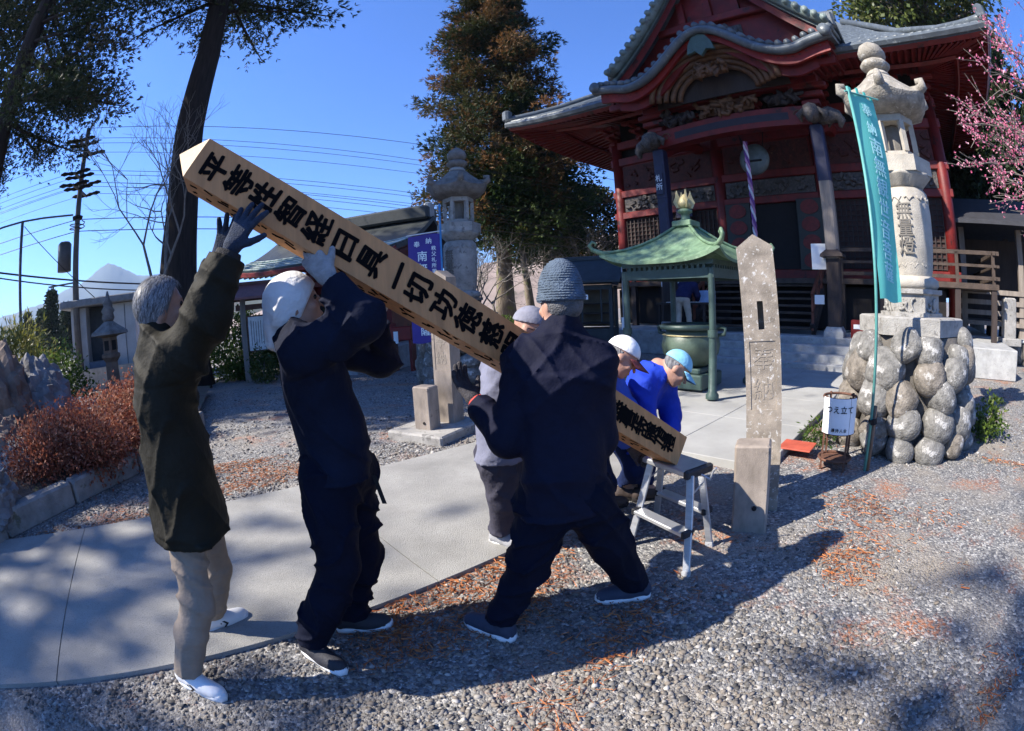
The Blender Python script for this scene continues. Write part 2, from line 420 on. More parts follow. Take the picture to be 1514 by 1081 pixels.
# pebbles lying on the ground, too many to count
def pebble_field(name, n, region, smin, smax, mat, seed, keep=None):
    g = np.random.default_rng(seed)
    th = np.pi * (3 - 5 ** .5)
    base = np.array([[0, 0, 1]] + [[math.cos(k * math.pi / 3) * .95, math.sin(k * math.pi / 3) * .95, .35] for k in range(6)] + [[math.cos(k * math.pi / 3 + .5) * .9, math.sin(k * math.pi / 3 + .5) * .9, -.5] for k in range(6)])
    tris = [(0, 1 + k, 1 + (k + 1) % 6) for k in range(6)]
    for k in range(6): tris += [(1 + k, 7 + k, 1 + (k + 1) % 6), (1 + (k + 1) % 6, 7 + k, 7 + (k + 1) % 6)]
    tris = np.array(tris)
    P = region(g, n)
    if keep is not None: P = P[keep(P)]
    n = len(P)
    s = smin + (smax - smin) * g.random(n) ** 3.2
    sc = np.stack([s * g.uniform(.8, 1.5, n), s * g.uniform(.7, 1.1, n), s * g.uniform(.35, .8, n)], 1)
    ang = g.uniform(0, 6.28, n); c, sn = np.cos(ang), np.sin(ang)
    V = base[None] * (1 + g.normal(size=(n, 13, 1)) * .24) * sc[:, None]
    X = V[..., 0] * c[:, None] - V[..., 1] * sn[:, None]; Y = V[..., 0] * sn[:, None] + V[..., 1] * c[:, None]
    tl = g.normal(size=(n, 2, 1)) * .25
    Z = V[..., 2] + X * tl[:, 0] + Y * tl[:, 1]
    W = np.stack([X + P[:, :1], Y + P[:, 1:2], Z + s[:, None] * .12], -1)
    Fc = tris[None] + (np.arange(n) * 13)[:, None, None]
    o = np_mesh(name, W, Fc, 3, mat, None, tone=np.repeat(g.random(n), len(tris)))
    return o
def stone_mat(name, cols):
    m = leaf_mat(name, cols, rough=.8, trans=0.0); return m
peb = stone_mat('pebbles', [(.055, .052, .05), (.115, .108, .10), (.17, .142, .115), (.185, .175, .16), (.195, .16, .125), (.22, .20, .175), (.40, .375, .34)])
def off_path(P):
    q = P - np.array([TC.x, TC.y]); a = q @ np.array([TU.x, TU.y]); b = q @ np.array([TV.x, TV.y])
    on = ((a > .1) & (a < 2.32) & (b < -8.0)) | ((a > -.3) & (a < 3.2) & (b > -8.15) & (b < -1))
    soft = np.sin(P[:, 0] * 1.7 + 1) * np.sin(P[:, 1] * 1.9 + .4) + .5 * np.sin(P[:, 0] * 4.1 + P[:, 1] * 3.3)
    worn = (a > 2.3) & (b > -9.6) & (b < -6.5)
    return (~on) & (soft + g2.normal(size=len(P)) * .5 > np.where(worn, .75, -1.05))
g2 = np.random.default_rng(3)
def near_region(g, n):
    r_ = .45 + 5.2 * g.random(n) ** .8; t = g.uniform(-1.35, 1.35, n); return np.stack([r_ * np.sin(t), r_ * np.cos(t)], 1)
def mid_region(g, n):
    r_ = 4.5 + 7.5 * g.random(n) ** .9; t = g.uniform(-1.1, 1.3, n); return np.stack([r_ * np.sin(t), r_ * np.cos(t)], 1)
_o = pebble_field('gravel', 92000, near_region, .0035, .0175, peb, 11, off_path); tag(_o, 'loose grey gravel strewn over the trodden earth', 'gravel', kind='stuff')
_o = pebble_field('far_gravel', 24000, mid_region, .008, .026, peb, 12, off_path); tag(_o, 'pale gravel spread over the temple yard beyond the path', 'gravel', kind='stuff')
# fallen cedar needles
def needle_litter():
    g = np.random.default_rng(5); n = 30000
    P = near_region(g, n * 3)
    k = np.sin(P[:, 0] * 2.3 + 2) + np.sin(P[:, 1] * 2.9 + 1.3) + np.sin(P[:, 0] * 5.1 - P[:, 1] * 4.2) * .9
    P = P[(k + g.normal(size=len(k)) * .35 > 1.0) & off_path(P)][:n]; n = len(P)
    t = g.uniform(0, 6.28, n); l = g.uniform(.012, .035, n); w = .0016
    d = np.stack([np.cos(t), np.sin(t)], 1); e = np.stack([-d[:, 1], d[:, 0]], 1) * w
    z = g.uniform(.012, .024, n)[:, None]
    q = [P - d * l[:, None] - e, P + d * l[:, None] - e, P + d * l[:, None] + e, P - d * l[:, None] + e]
    V = np.stack([np.concatenate([x, z + g.uniform(-.004, .006, (n, 1))], 1) for x in q], 1)
    o = np_mesh('needle_litter', V, np.arange(4 * n), 4, leaf_mat('dry_needles', [(.26, .075, .025), (.38, .13, .045), (.45, .20, .08)], .8, .1), None, tone=g.random(n))
    tag(o, 'rust brown fallen cedar needles scattered over the gravel', 'leaf litter', kind='stuff')
needle_litter()
# ================================================================ vegetation
bark = M('cedar_bark', (.024, .017, .014), rough=.95, var=.45, scale=3, bump=1.0, bscale=14, stretch=(5, 5, .55))
grey_bark = M('grey_bark', (.16, .14, .12), rough=.95, var=.35, scale=5, bump=.6, bscale=22, stretch=(3, 3, .8))
mossy_bark = M('mossy_bark', (.17, .135, .10), rough=.95, var=.35, scale=4, bump=.8, bscale=16, stretch=(3, 3, .8), spot=((.16, .17, .06), 2.5, .55))
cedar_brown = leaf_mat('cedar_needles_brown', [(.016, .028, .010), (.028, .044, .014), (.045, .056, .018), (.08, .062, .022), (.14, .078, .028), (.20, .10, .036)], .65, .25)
cedar_dark = leaf_mat('cedar_needles_dark', [(.012, .022, .010), (.025, .042, .016), (.042, .058, .022), (.07, .06, .03)], .65, .25)
green_fir = leaf_mat('fir_needles_green', [(.020, .040, .012), (.045, .075, .020), (.075, .105, .03), (.11, .10, .03)], .6, .3)
broad_leaf = leaf_mat('evergreen_leaves', [(.03, .05, .012), (.06, .085, .02), (.10, .12, .03), (.15, .155, .05)], .38, .3)
hedge_leaf = leaf_mat('hedge_leaves', [(.04, .075, .015), (.07, .12, .02), (.11, .16, .03), (.17, .20, .05)], .45, .35)
bamboo_leaf = leaf_mat('bamboo_leaves', [(.13, .15, .03), (.22, .21, .05), (.30, .26, .08)], .5, .4)
azalea_leaf = leaf_mat('azalea_leaves', [(.15, .045, .025), (.27, .082, .045), (.37, .13, .075), (.44, .21, .13), (.24, .12, .07)], .6, .3)
blossom_mat = leaf_mat('plum_petals', [(.55, .10, .22), (.70, .20, .33), (.80, .34, .45), (.85, .52, .58)], .6, .35)

def foliage(name, P, D, ln, wd, blades, spread, mat, parent, tone, g, flat=0.0):
    n = len(P); P = np.repeat(P, blades, 0); D = np.repeat(D, blades, 0); tone = np.repeat(tone, blades)
    D = D + g.normal(size=D.shape) * spread; D[:, 2] *= (1 - flat); D /= np.linalg.norm(D, axis=1, keepdims=True) + 1e-9
    N = g.normal(size=D.shape); S = np.cross(D, N); S /= np.linalg.norm(S, axis=1, keepdims=True) + 1e-9
    l = ln * g.uniform(.55, 1.25, len(P))[:, None]; w = wd * g.uniform(.6, 1.3, len(P))[:, None]
    V = np.stack([P, P + D * l * .5 + S * w, P + D * l, P + D * l * .5 - S * w], 1)
    tn = np.clip(tone + g.normal(size=len(P)) * .07, 0, 1)
    return np_mesh(name, V, np.arange(4 * len(P)), 4, mat, parent, tone=tn)

def trunk_pts(base, top, wob, g, n=9):
    pts = []
    for i in range(n):
        t = i / (n - 1); p = Vector(base).lerp(Vector(top), t); w = wob * math.sin(t * math.pi)
        pts.append(p + Vector((g.normal() * w, g.normal() * w, 0)))
    return pts
def rough_trunk(pts, rad, n=14, seed=0):
    pts = [Vector(p) for p in pts]; mb = MB().tube(pts, rad, n); g = np.random.default_rng(seed); m = len(pts)
    off = 1 + .07 * g.normal(size=n)
    for i, p in enumerate(pts):
        for k in range(n):
            v = mb.v[i * n + k]; mb.v[i * n + k] = p + (v - p) * (off[k] + .04 * g.normal())
    return mb
def conifer(name, label, loc, h, r0, z0, rmax, mat, g, nb=120, clumps=5, sprigs=34, blade=(.30, .05), shape=.75, csize=.42, lean=(0, 0), tone=(.35, .25), group=None, cat='tree', tmat=None, blades=3, droop=.25, flare=1.5, skip=None):
    root = empty(name, loc, 0, label, cat, group); top = Vector((lean[0], lean[1], h))
    tp = trunk_pts((0, 0, -.2), top, r0 * .10, g, 12)
    rough_trunk(tp, [r0 * (flare if i == 0 else (1.12 if i == 1 else 1)) * (1 - .93 * i / 11) for i in range(12)], 14, 3).build('trunk', tmat or bark, root, True)
    limbs = MB(); P, D, Tn = [], [], []
    for i in range(nb):
        t = (i + g.random()) / nb; z = z0 + (h - z0) * t ** .92; az = i * 2.39996 + g.normal() * .3
        prof = (1 - t) ** shape * (.55 + .45 * min(1, t * 5)); ln = rmax * prof * g.uniform(.62, 1.12) + .25
        if skip and skip(az % (2 * math.pi), z): continue
        c0 = Vector((lean[0] * z / h, lean[1] * z / h, z)); d = Vector((math.cos(az), math.sin(az), .18 - droop * (1 - t)))
        pts = [c0 + d * ln * s + Vector((0, 0, .10 * ln * s * s)) for s in (0, .35, .7, 1)]
        rr = max(.015, r0 * .16 * (1 - t) + .012); limbs.tube(pts, [rr, rr * .7, rr * .45, rr * .2], 5, False)
        bt = tone[0] + g.normal() * tone[1] * .5
        for c in range(clumps):
            s = .30 + .70 * (c + g.random()) / clumps; p = c0 + d * ln * s + Vector((0, 0, .10 * ln * s * s))
            p = np.array(p) + g.normal(size=3) * np.array([.3, .3, .12]) * ln * .22
            k = int(sprigs * g.uniform(.6, 1.3)); off = g.normal(size=(k, 3)) * np.array([1, 1, .55]) * csize * (.6 + .5 * prof)
            P.append(p + off); dd = off / (csize) + np.array([d.x, d.y, .35]) * .8; D.append(dd / (np.linalg.norm(dd, axis=1, keepdims=True) + 1e-6))
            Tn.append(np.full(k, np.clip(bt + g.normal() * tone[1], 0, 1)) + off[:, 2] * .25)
    limbs.build('limbs', tmat or bark, root)
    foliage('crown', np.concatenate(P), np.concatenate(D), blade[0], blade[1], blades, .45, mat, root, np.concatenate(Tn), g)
    return root
def broad(name, label, loc, h, r0, zc, rad, mat, g, clumps=120, sprigs=60, blade=(.16, .05), csize=.45, tone=(.4, .25), group=None, cat='tree', blades=2, tmat=None, hollow=.45):
    root = empty(name, loc, 0, label, cat, group)
    rough_trunk(trunk_pts((0, 0, -.1), (0, 0, zc), r0 * .6, g, 6), [r0 * (1.25 - .12 * i) for i in range(6)], 9, 2).build('trunk', tmat or grey_bark, root, True)
    limbs = MB(); P, D, Tn = [], [], []
    for i in range(clumps):
        v = g.normal(size=3); v /= np.linalg.norm(v); q = v * np.array(rad) * (hollow + (1 - hollow) * g.random() ** .5) * g.uniform(.8, 1.08)
        c = np.array([0, 0, zc]) + q
        if c[2] < .05: c[2] = .05 + abs(g.normal()) * .2
        if i % 4 == 0: limbs.tube([(0, 0, max(.1, zc - rad[2] * .6)), tuple(c * [.5, .5, 1] - np.array([0, 0, .1 * rad[2]])), tuple(c)], [r0 * .45, r0 * .25, r0 * .08], 5, False)
        k = int(sprigs * g.uniform(.5, 1.4)); off = g.normal(size=(k, 3)) * csize
        P.append(c + off); dd = off / csize + v * .9; D.append(dd / (np.linalg.norm(dd, axis=1, keepdims=True) + 1e-6))
        Tn.append(np.full(k, np.clip(tone[0] + g.normal() * tone[1], 0, 1)))
    limbs.build('limbs', tmat or grey_bark, root)
    foliage('crown', np.concatenate(P), np.concatenate(D), blade[0], blade[1], blades, .5, mat, root, np.concatenate(Tn), g)
    return root
def bare_branches(mb, p, d, ln, r_, depth, g, up=.25, tips=None, spread=.55):
    n = 3; pts = [p]; q = Vector(p); dd = Vector(d)
    for i in range(n):
        dd = (dd + Vector(g.normal(size=3)) * .13 + Vector((0, 0, up * .12))).normalized(); q = q + dd * ln / n; pts.append(q.copy())
    mb.tube(pts, [r_, r_ * .88, r_ * .76, r_ * .62], 6 if r_ > .03 else 4, False)
    if tips is not None and depth <= 2: tips += [(pts[i], dd.copy()) for i in range(1, 4)]
    if depth == 0: return
    for k in range(2 + (g.random() < .55)):
        nd = (dd + Vector(g.normal(size=3)) * spread + Vector((0, 0, up * .3))).normalized()
        bare_branches(mb, pts[-1 - (k == 2)], nd, ln * g.uniform(.62, .85), r_ * .6, depth - 1, g, up, tips, spread)
def bare_tree(name, label, loc, h, r0, g, depth=5, lean=(0, 0, 1), group=None, mat=None, cat='tree', spread=.5, up=.3):
    root = empty(name, loc, 0, label, cat, group); mb = MB()
    tl = h * .34; top = Vector(lean).normalized() * tl
    rough_trunk(trunk_pts((0, 0, -.1), top, r0 * .5, g, 5), [r0 * 1.2, r0, r0 * .92, r0 * .85, r0 * .78], 9, 1).build('trunk', mat or grey_bark, root, True)
    for k in range(3): bare_branches(mb, top - Vector((0, 0, .12 * k)), (Vector(lean) + Vector(g.normal(size=3)) * .45).normalized(), h * .24, r0 * .55, depth, g, up, None, spread)
    mb.build('limbs', mat or grey_bark, root); return root

# --- tall brown-tinged cedar between the halls and its companions
def G(s): return np.random.default_rng(s)
def flat(p): return (p.x, p.y, 0)
conifer('cedar_tree', 'tall cedar with rust brown needles behind the weathered stone lantern', flat(at(748, 470, 24)), 21.0, .42, 4.6, 5.1, cedar_brown, G(1), nb=150, clumps=6, sprigs=44, blade=(.27, .024), shape=.62, csize=.34, tone=(.46, .28), tmat=mossy_bark, blades=6)
conifer('cedar_tree', 'shorter green conifer standing beside the tall brown cedar', flat(at(812, 440, 27)), 11.5, .36, 3.6, 3.6, green_fir, G(2), nb=70, clumps=5, sprigs=36, blade=(.30, .05), shape=.55, csize=.42, tone=(.4, .25), tmat=mossy_bark)
conifer('pine_tree', 'small dark pine by the corner of the red hall', flat(at(880, 430, 31)), 8.6, .16, 4.2, 3.0, cedar_brown, G(3), nb=34, clumps=4, sprigs=40, blade=(.25, .05), shape=.5, csize=.40, tone=(.35, .3))
_l = conifer('cedar_tree', 'slender green conifer with a leaning mossy trunk', flat(at(790, 450, 22)), 8.5, .22, 4.0, 2.2, green_fir, G(4), nb=34, clumps=4, sprigs=34, blade=(.26, .045), shape=.5, csize=.38, lean=(-.9, .3), tone=(.35, .25), tmat=mossy_bark)
# --- towering trunk beside the white-towelled man; its crown is far overhead
tp_ = at(262, 420, 13.6)
conifer('cedar_tree', 'huge straight dark trunk with sparse hanging sprays high up', flat(tp_), 27, .52, 11.2, 5.6, cedar_dark, G(5), nb=120, clumps=7, sprigs=30, blade=(.20, .022), shape=.35, csize=.38, lean=(.85, .2), tone=(.4, .22), flare=1.8, droop=.5, blades=6)
conifer('cedar_tree', 'dark cedar with dense drooping foliage beside the garden rocks', flat(at(-38, 420, 14.5)), 26, .42, 7.2, 5.6, cedar_dark, G(6), nb=150, clumps=8, sprigs=62, blade=(.16, .018), shape=.35, csize=.40, lean=(1.3, .6), tone=(.45, .25), droop=.6, blades=6, skip=lambda a, z: math.sin(a) < -.3)
# --- cedars of the same grove standing behind the photographer; their shade dapples the yard
for i, (x, y, h, z0, rm) in enumerate([(-15.0, -5.8, 23, 11, 3.6), (-21, 6.5, 27, 12, 4.8)]):
    conifer('cedar_tree', ['grove cedar shading the gravel from behind the yard', 'grove cedar shading the hall from beyond the garden'][i], (x, y, 0), h, .4, z0, rm, cedar_dark, G(20 + i), nb=80, clumps=5, sprigs=26, blade=(.34, .075), shape=.4, csize=.48, tone=(.4, .25), group='cedars of the grove')
# --- deciduous
bare_tree('bare_tree', 'slim leafless tree with forked trunk before the utility pole', flat(at(228, 430, 11.5)), 6.6, .085, G(8), 5, (.06, 0, 1), spread=.42, mat=grey_bark)
for i, (px, py, d, h) in enumerate([(705, 470, 17, 4.2), (735, 465, 20, 4.8), (858, 455, 24, 5.0), (895, 450, 22, 5.2), (925, 445, 26, 5.6), (840, 450, 34, 6.5), (700, 455, 32, 6.0)]):
    bare_tree('bare_tree', 'leafless grey tree below the brown hillside behind the lanterns', flat(at(px, py, d)), h, .06 + .004 * i, G(30 + i), 5, (.1 * (-1) ** i, 0, 1), 'leafless trees below the hillside', spread=.6)
# --- evergreen above the hall roof
broad('evergreen_tree', 'rounded olive green evergreen rising above the hall roof', flat(at(1372, 60, 27)), 24, .4, 19.0, (5.6, 5.6, 3.4), broad_leaf, G(9), clumps=170, sprigs=64, blade=(.34, .10), csize=.55, tone=(.5, .28))
# --- dark wood beside the hall
for i, (px, d, h) in enumerate([(1425, 24, 13), (1443, 27, 15), (1462, 23, 12), (1480, 29, 15), (1500, 25, 13), (1530, 24, 14)]):
    conifer('cedar_tree', 'dark straight cedar in the grove behind the plum tree', flat(at(px, 400, d)), h, .17, 3.2, 2.0, cedar_dark, G(50 + i), nb=40, clumps=4, sprigs=26, blade=(.32, .07), shape=.5, csize=.42, tone=(.35, .25), group='dark cedars behind the plum tree')
# --- flowering plum
def plum():
    g = G(12); base = at(1665, 420, 11.5); root = empty('plum_tree', flat(base), 0, 'pink flowering plum tree with slender arching branches', 'tree')
    mb = MB(); tips = []
    rough_trunk([(0, 0, -.1), (.05, .0, 1.4), (-.1, .1, 2.7), (-.12, .12, 4.0)], [.17, .13, .12, .10], 10, 4).build('trunk', grey_bark, root, True)
    for d, l, r_ in [((-1, .35, .55), 1.7, .07), ((-.7, .1, 1.2), 1.8, .06), ((-1.0, -.1, 1.05), 1.8, .06), ((-.3, .5, 1.2), 1.5, .06), ((-1, .5, .1), 1.3, .05), ((-.5, -.4, .9), 1.4, .05), ((-.9, .3, .35), 1.5, .05), ((-1.1, .1, .75), 1.7, .05)]:
        bare_branches(mb, Vector((-.12, .12, 3.6)), Vector(d).normalized(), l, r_, 4, g, .12, tips, .42)
    mb.build('limbs', grey_bark, root)
    P = []
    for p, d in tips:
        k = g.integers(0, 5)
        for _ in range(k): P.append(np.array(p) + g.normal(size=3) * .06 - np.array(d) * g.uniform(0, .25))
    P = np.array(P); n = len(P); print('plum blossoms', n)
    D = g.normal(size=(n, 3)); D /= np.linalg.norm(D, axis=1, keepdims=True)
    foliage('blossom', P, D, .034, .017, 6, 1.0, blossom_mat, root, g.random(n), g)
plum()
conifer('cedar_tree', 'grove cedar dappling the near end of the path', (-22.5, -2.6, 0), 17.7, .3, 9.5, 3.4, cedar_dark, G(28), nb=40, clumps=3, sprigs=16, blade=(.36, .08), shape=.15, csize=.45, group='cedars of the grove')
# --- shrubs and hedges
def shrub(name, label, loc, rad, mat, seed, clumps, sprigs, blade, csize, tone=(.45, .25), group=None, cat='shrub', blades=2):
    return broad(name, label, loc, rad[2] * 2, .03, rad[2] * .8, rad, mat, G(seed), clumps, sprigs, blade, csize, tone, group, cat, blades, None, .6)
shrub('hedge_shrub', 'bright green leafy hedge beside the roofed notice board', flat(at(352, 500, 14.4)), (1.15, .8, .95), hedge_leaf, 60, 90, 60, (.11, .028), .17, cat='hedge')
shrub('hedge_shrub', 'glossy green hedge behind the roofed notice board', flat(at(432, 500, 15.2)), (1.2, .8, .95), hedge_leaf, 61, 80, 60, (.11, .028), .17, cat='hedge')
shrub('garden_shrub', 'thin young shrub at the foot of the notice board', flat(at(390, 540, 12.6)), (.30, .28, .48), broad_leaf, 62, 26, 30, (.07, .02), .10)
shrub('garden_shrub', 'light green bush between the rocks and the grey hut', flat(at(92, 520, 11.0)), (.55, .5, .85), hedge_leaf, 63, 60, 44, (.10, .022), .15)
shrub('bamboo_clump', 'yellow green bamboo thicket behind the garden rocks', flat(at(18, 480, 14)), (1.6, 1.2, 1.15), bamboo_leaf, 64, 90, 50, (.22, .022), .25, cat='bamboo')
shrub('weed_tuft', 'small green weed growing at the foot of the boulder pedestal', flat(gnd(1458, 650)), (.22, .20, .26), hedge_leaf, 65, 22, 26, (.06, .016), .06, cat='weed')
shrub('weed_tuft', 'low grassy weed behind the walking stick stand', flat(gnd(1212, 655)), (.16, .16, .12), hedge_leaf, 66, 14, 26, (.07, .008), .05, cat='weed')
shrub('garden_shrub', 'rough green shrub near the cedar trunks behind the lantern', flat(at(742, 480, 18)), (.8, .6, .5), hedge_leaf, 67, 40, 40, (.10, .03), .14)
# --- low azalea behind the kerb
def azalea():
    for i, (px, py, d, r_) in enumerate([(60, 640, 6.1, (.62, .55, .33)), (120, 640, 6.0, (.66, .5, .36)), (180, 625, 6.5, (.58, .5, .32)), (150, 610, 7.2, (.72, .55, .40)), (60, 615, 6.9, (.6, .5, .34)), (205, 600, 7.8, (.6, .5, .44))]):
        shrub('azalea_bush', 'low azalea bush with rust red winter leaves behind the kerb', tuple(at(px, py, d).to_2d()) + (.12,), r_, azalea_leaf, 70 + i, 110, 56, (.05, .012), .11, (.5, .32), 'rust red azaleas behind the kerb')
azalea()
# --- distant conifers above the hut and the far wood
for i, (px, d, h) in enumerate([(75, 60, 6.4), (98, 66, 5.2), (172, 70, 4.6), (60, 75, 5.5), (205, 80, 5.2), (120, 85, 5.4), (40, 80, 5.6)]):
    conifer('cedar_tree', 'small dark conifer on the skyline beneath the blue mountain', flat(at(px, 440, d)), h + 1.2, .12, .6, 1.5, cedar_dark, G(80 + i), nb=36, clumps=3, sprigs=22, blade=(.4, .10), shape=.8, csize=.35, group='skyline conifers')
# ================================================================ far land
hill_m = M('winter_hillside', (.26, .20, .165), rough=.95, var=.35, scale=.09, bump=.8, bscale=.9, detail=10, spot=((.12, .10, .075), .35, .56))
far_m = M('wooded_hills', (.055, .06, .045), rough=.95, var=.4, scale=.03, bump=.8, bscale=.2, detail=10, spot=((.13, .10, .08), .05, .55))
def ridge(name, mat, d0, az0, az1, els, depth, seed, n=90, m=14, rough=.03):
    """a ridge seen between two azimuths (degrees); els = crest elevations above eye level, evenly spaced"""
    g = G(seed); h0 = g.normal(size=(n + 1, m + 1))
    def fn(u, v):
        az = R(az0 + (az1 - az0) * u); q = u * (len(els) - 1); i = min(int(q), len(els) - 2); f = q - i; f = f * f * (3 - 2 * f)
        e = els[i] * (1 - f) + els[i + 1] * f; rr = d0 + depth * v
        prof = math.sin(min(1, v / .6) * math.pi / 2) if v < .6 else math.cos((v - .6) / .4 * math.pi / 2)
        zc = CAM_H + (d0 + depth * .6) * math.tan(R(e)); z = zc * prof
        z += zc * rough * h0[int(u * n), int(v * m)] * prof
        return (rr * math.sin(az), rr * math.cos(az), z - .5)
    tag(MB().grid(fn, n, m).build(name, mat, None, True), kind='structure')
ridge('hillside', hill_m, 75, -34, 26, [.6, 1.6, 2.6, 3.8, 4.6, 5.6, 7.5, 8.8, 9.2], 60, 1)
ridge('hillside', far_m, 260, -75, -8, [3.2, 2.8, 3.2, 2.2, 3.4, 2.6, 3.4, 3.6], 160, 2)
mount_m = M('forested_mountain', (.045, .06, .055), rough=.95, var=.3, scale=.004, bump=.5, bscale=.02, detail=8)
ridge('mountain', mount_m, 2100, -66, -26, [3.2, 4.0, 4.6, 6.0, 7.9, 6.3, 4.9, 4.2, 3.4, 2.8], 900, 5, n=120, rough=.008)
_hz = MB().box((0, 1500, 160), (6400, 4200, 322)).build('haze', None); tag(_hz, kind='stuff')
_m = bpy.data.materials.new('air'); _m.use_nodes = True; _t = _m.node_tree; _t.nodes.remove(_t.nodes['Principled BSDF'])
_v = _t.nodes.new('ShaderNodeVolumePrincipled'); _v.inputs['Density'].default_value = .0002; _v.inputs['Color'].default_value = (.58, .76, 1, 1); _v.inputs['Anisotropy'].default_value = 0.2
_t.links.new(_v.outputs[0], _t.nodes['Material Output'].inputs['Volume']); _hz.data.materials.append(_m)
# ================================================================ the red hall
red = M('red_lacquer', (.125, .008, .0058), rough=.55, var=.35, scale=3.5, bump=.25, bscale=30, spot=((.03, .006, .005), 2.2, .58))
red_bright = M('vermilion_paint', (.19, .013, .009), rough=.5, var=.25, scale=4, bump=.2, bscale=30)
dark_wood = M('dark_old_wood', (.035, .025, .022), rough=.8, var=.35, scale=4, bump=.5, bscale=30, stretch=(1, 1, .25))
brown_wood = M('brown_old_wood', (.06, .042, .032), rough=.8, var=.35, scale=4, bump=.5, bscale=30)
grey_wood = M('weathered_grey_wood', (.22, .185, .155), rough=.85, var=.3, scale=3, bump=.5, bscale=22, stretch=(2, 2, .2))
tile_m = M('grey_roof_tile', (.085, .10, .11), rough=.42, var=.3, scale=3, bump=.25, bscale=20, spot=((.22, .24, .24), 6, .6), spec=.5)
copper = M('green_copper', (.15, .19, .175), rough=.5, var=.3, scale=3, bump=.3, bscale=18, spot=((.09, .10, .10), 4, .56))
navy_paint = M('faded_navy_paint', (.017, .016, .042), rough=.5, var=.3, scale=6, bump=.15, bscale=30, spot=((.16, .14, .17), 5, .66))
carv_m = M('faded_white_carving', (.07, .063, .06), rough=.8, var=.5, scale=12, bump=.8, bscale=40, spot=((.15, .12, .10), 14, .55))
gold_wood = M('ochre_carved_wood', (.11, .05, .022), rough=.65, var=.4, scale=6, bump=.5, bscale=24, spot=((.10, .05, .03), 7, .60))
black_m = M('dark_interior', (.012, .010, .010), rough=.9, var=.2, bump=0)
white_sign = M('white_board', (.78, .78, .77), rough=.6, var=.05, bump=.05)
ink = M('black_ink', (.012, .011, .011), rough=.6, var=.1, bump=0)
platform_m = M('granite_platform', (.33, .33, .32), rough=.85, var=.22, scale=5, bump=.35, bscale=90, spot=((.24, .235, .22), 12, .6))
HZ = .66; FL = 2.1
tm = empty('temple_hall', TC, T_RZ, 'red temple hall with curved grey roof and undulating porch gable', 'temple')
bw, bf, bb = 5.8, 2.76, 12.0                                  # body half width, front, back
# --- stone platform and steps
MB().box((-.2, 6.7, HZ / 2), (15.0, 14.0, HZ), bev=.02).build('platform', platform_m, tm)
st = empty('stone_steps', TC, T_RZ, 'broad grey stone steps in front of the red hall', 'steps')
for i in range(3):
    MB().box((1.0, -.38 - .34 * (2 - i) - .17 + .02, HZ / 4 * (i + 1) / 2 + .004), (5.0, .345, HZ / 4 * (i + 1)), bev=.012).build('step', platform_m, st)
# --- wooden stair to the veranda
for i in range(8):
    z = HZ + (FL - HZ) * (i + 1) / 8; y = .35 + i * .22
    MB().box((.0, y, z - .035), (3.3, .30, .06), bev=.008).build('stair_tread', brown_wood, tm)
for s in (-1.72, 1.72):
    MB().beam((s, .2, HZ + .12), (s, 2.1, FL - .02), .12, .30).build('stair_string', dark_wood, tm)
    rail = MB().beam((s, .15, HZ + .95), (s, 2.2, FL + .72), .07, .09)
    for k in range(4): t = k / 3; rail.beam((s, .2 + 1.9 * t, HZ + .1 + (FL - HZ) * t), (s, .2 + 1.9 * t, HZ + .98 + (FL - HZ - .25) * t), .06, .06)
    rail.beam((s, .15, HZ + .55), (s, 2.2, FL + .34), .045, .05); rail.build('stair_rail', M('rusty_red_rail', (.16, .05, .03), .6), tm)
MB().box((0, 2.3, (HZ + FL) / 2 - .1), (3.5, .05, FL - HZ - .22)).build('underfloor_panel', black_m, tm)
# --- veranda with railing
MB().box((0, bf - .55, FL - .09), (2 * bw + 2.6, 1.5, .14)).build('veranda_floor', brown_wood, tm)
MB().box((-bw - .65, 7.2, FL - .1), (1.3, 9.4, .14)).build('veranda_floor', brown_wood, tm)
MB().box((bw + .65, 7.2, FL - .1), (1.3, 9.4, .14)).build('veranda_floor', brown_wood, tm)
for k in range(13):
    x = -bw - 1.15 + k * (2 * bw + 2.3) / 12
    if abs(x) > 1.9:
        MB().box((x, bf - 1.18, (HZ + FL - .16) / 2), (.17, .17, FL - .16 - HZ)).build('veranda_post', dark_wood, tm)
        MB().box((x, bf - 1.2, FL + .36), (.10, .10, .78)).build('railing_post', brown_wood, tm)
for s in (-1, 1):
    for z, w in ((.12, .09), (.42, .07), (.74, .10)):
        MB().beam((s * 1.95, bf - 1.2, FL + z), (s * (bw + 1.35), bf - 1.2, FL + z), w, w).build('railing', brown_wood, tm)
        MB().beam((s * (bw + 1.18), bf - 1.3, FL + z), (s * (bw + 1.18), bb, FL + z), w, w).build('railing', brown_wood, tm)
    MB().box((s * (bw + .2) * .56, bf - .9, (HZ + FL) / 2 - .1), (bw * .72, .05, FL - HZ - .3)).build('underfloor_panel', black_m, tm)
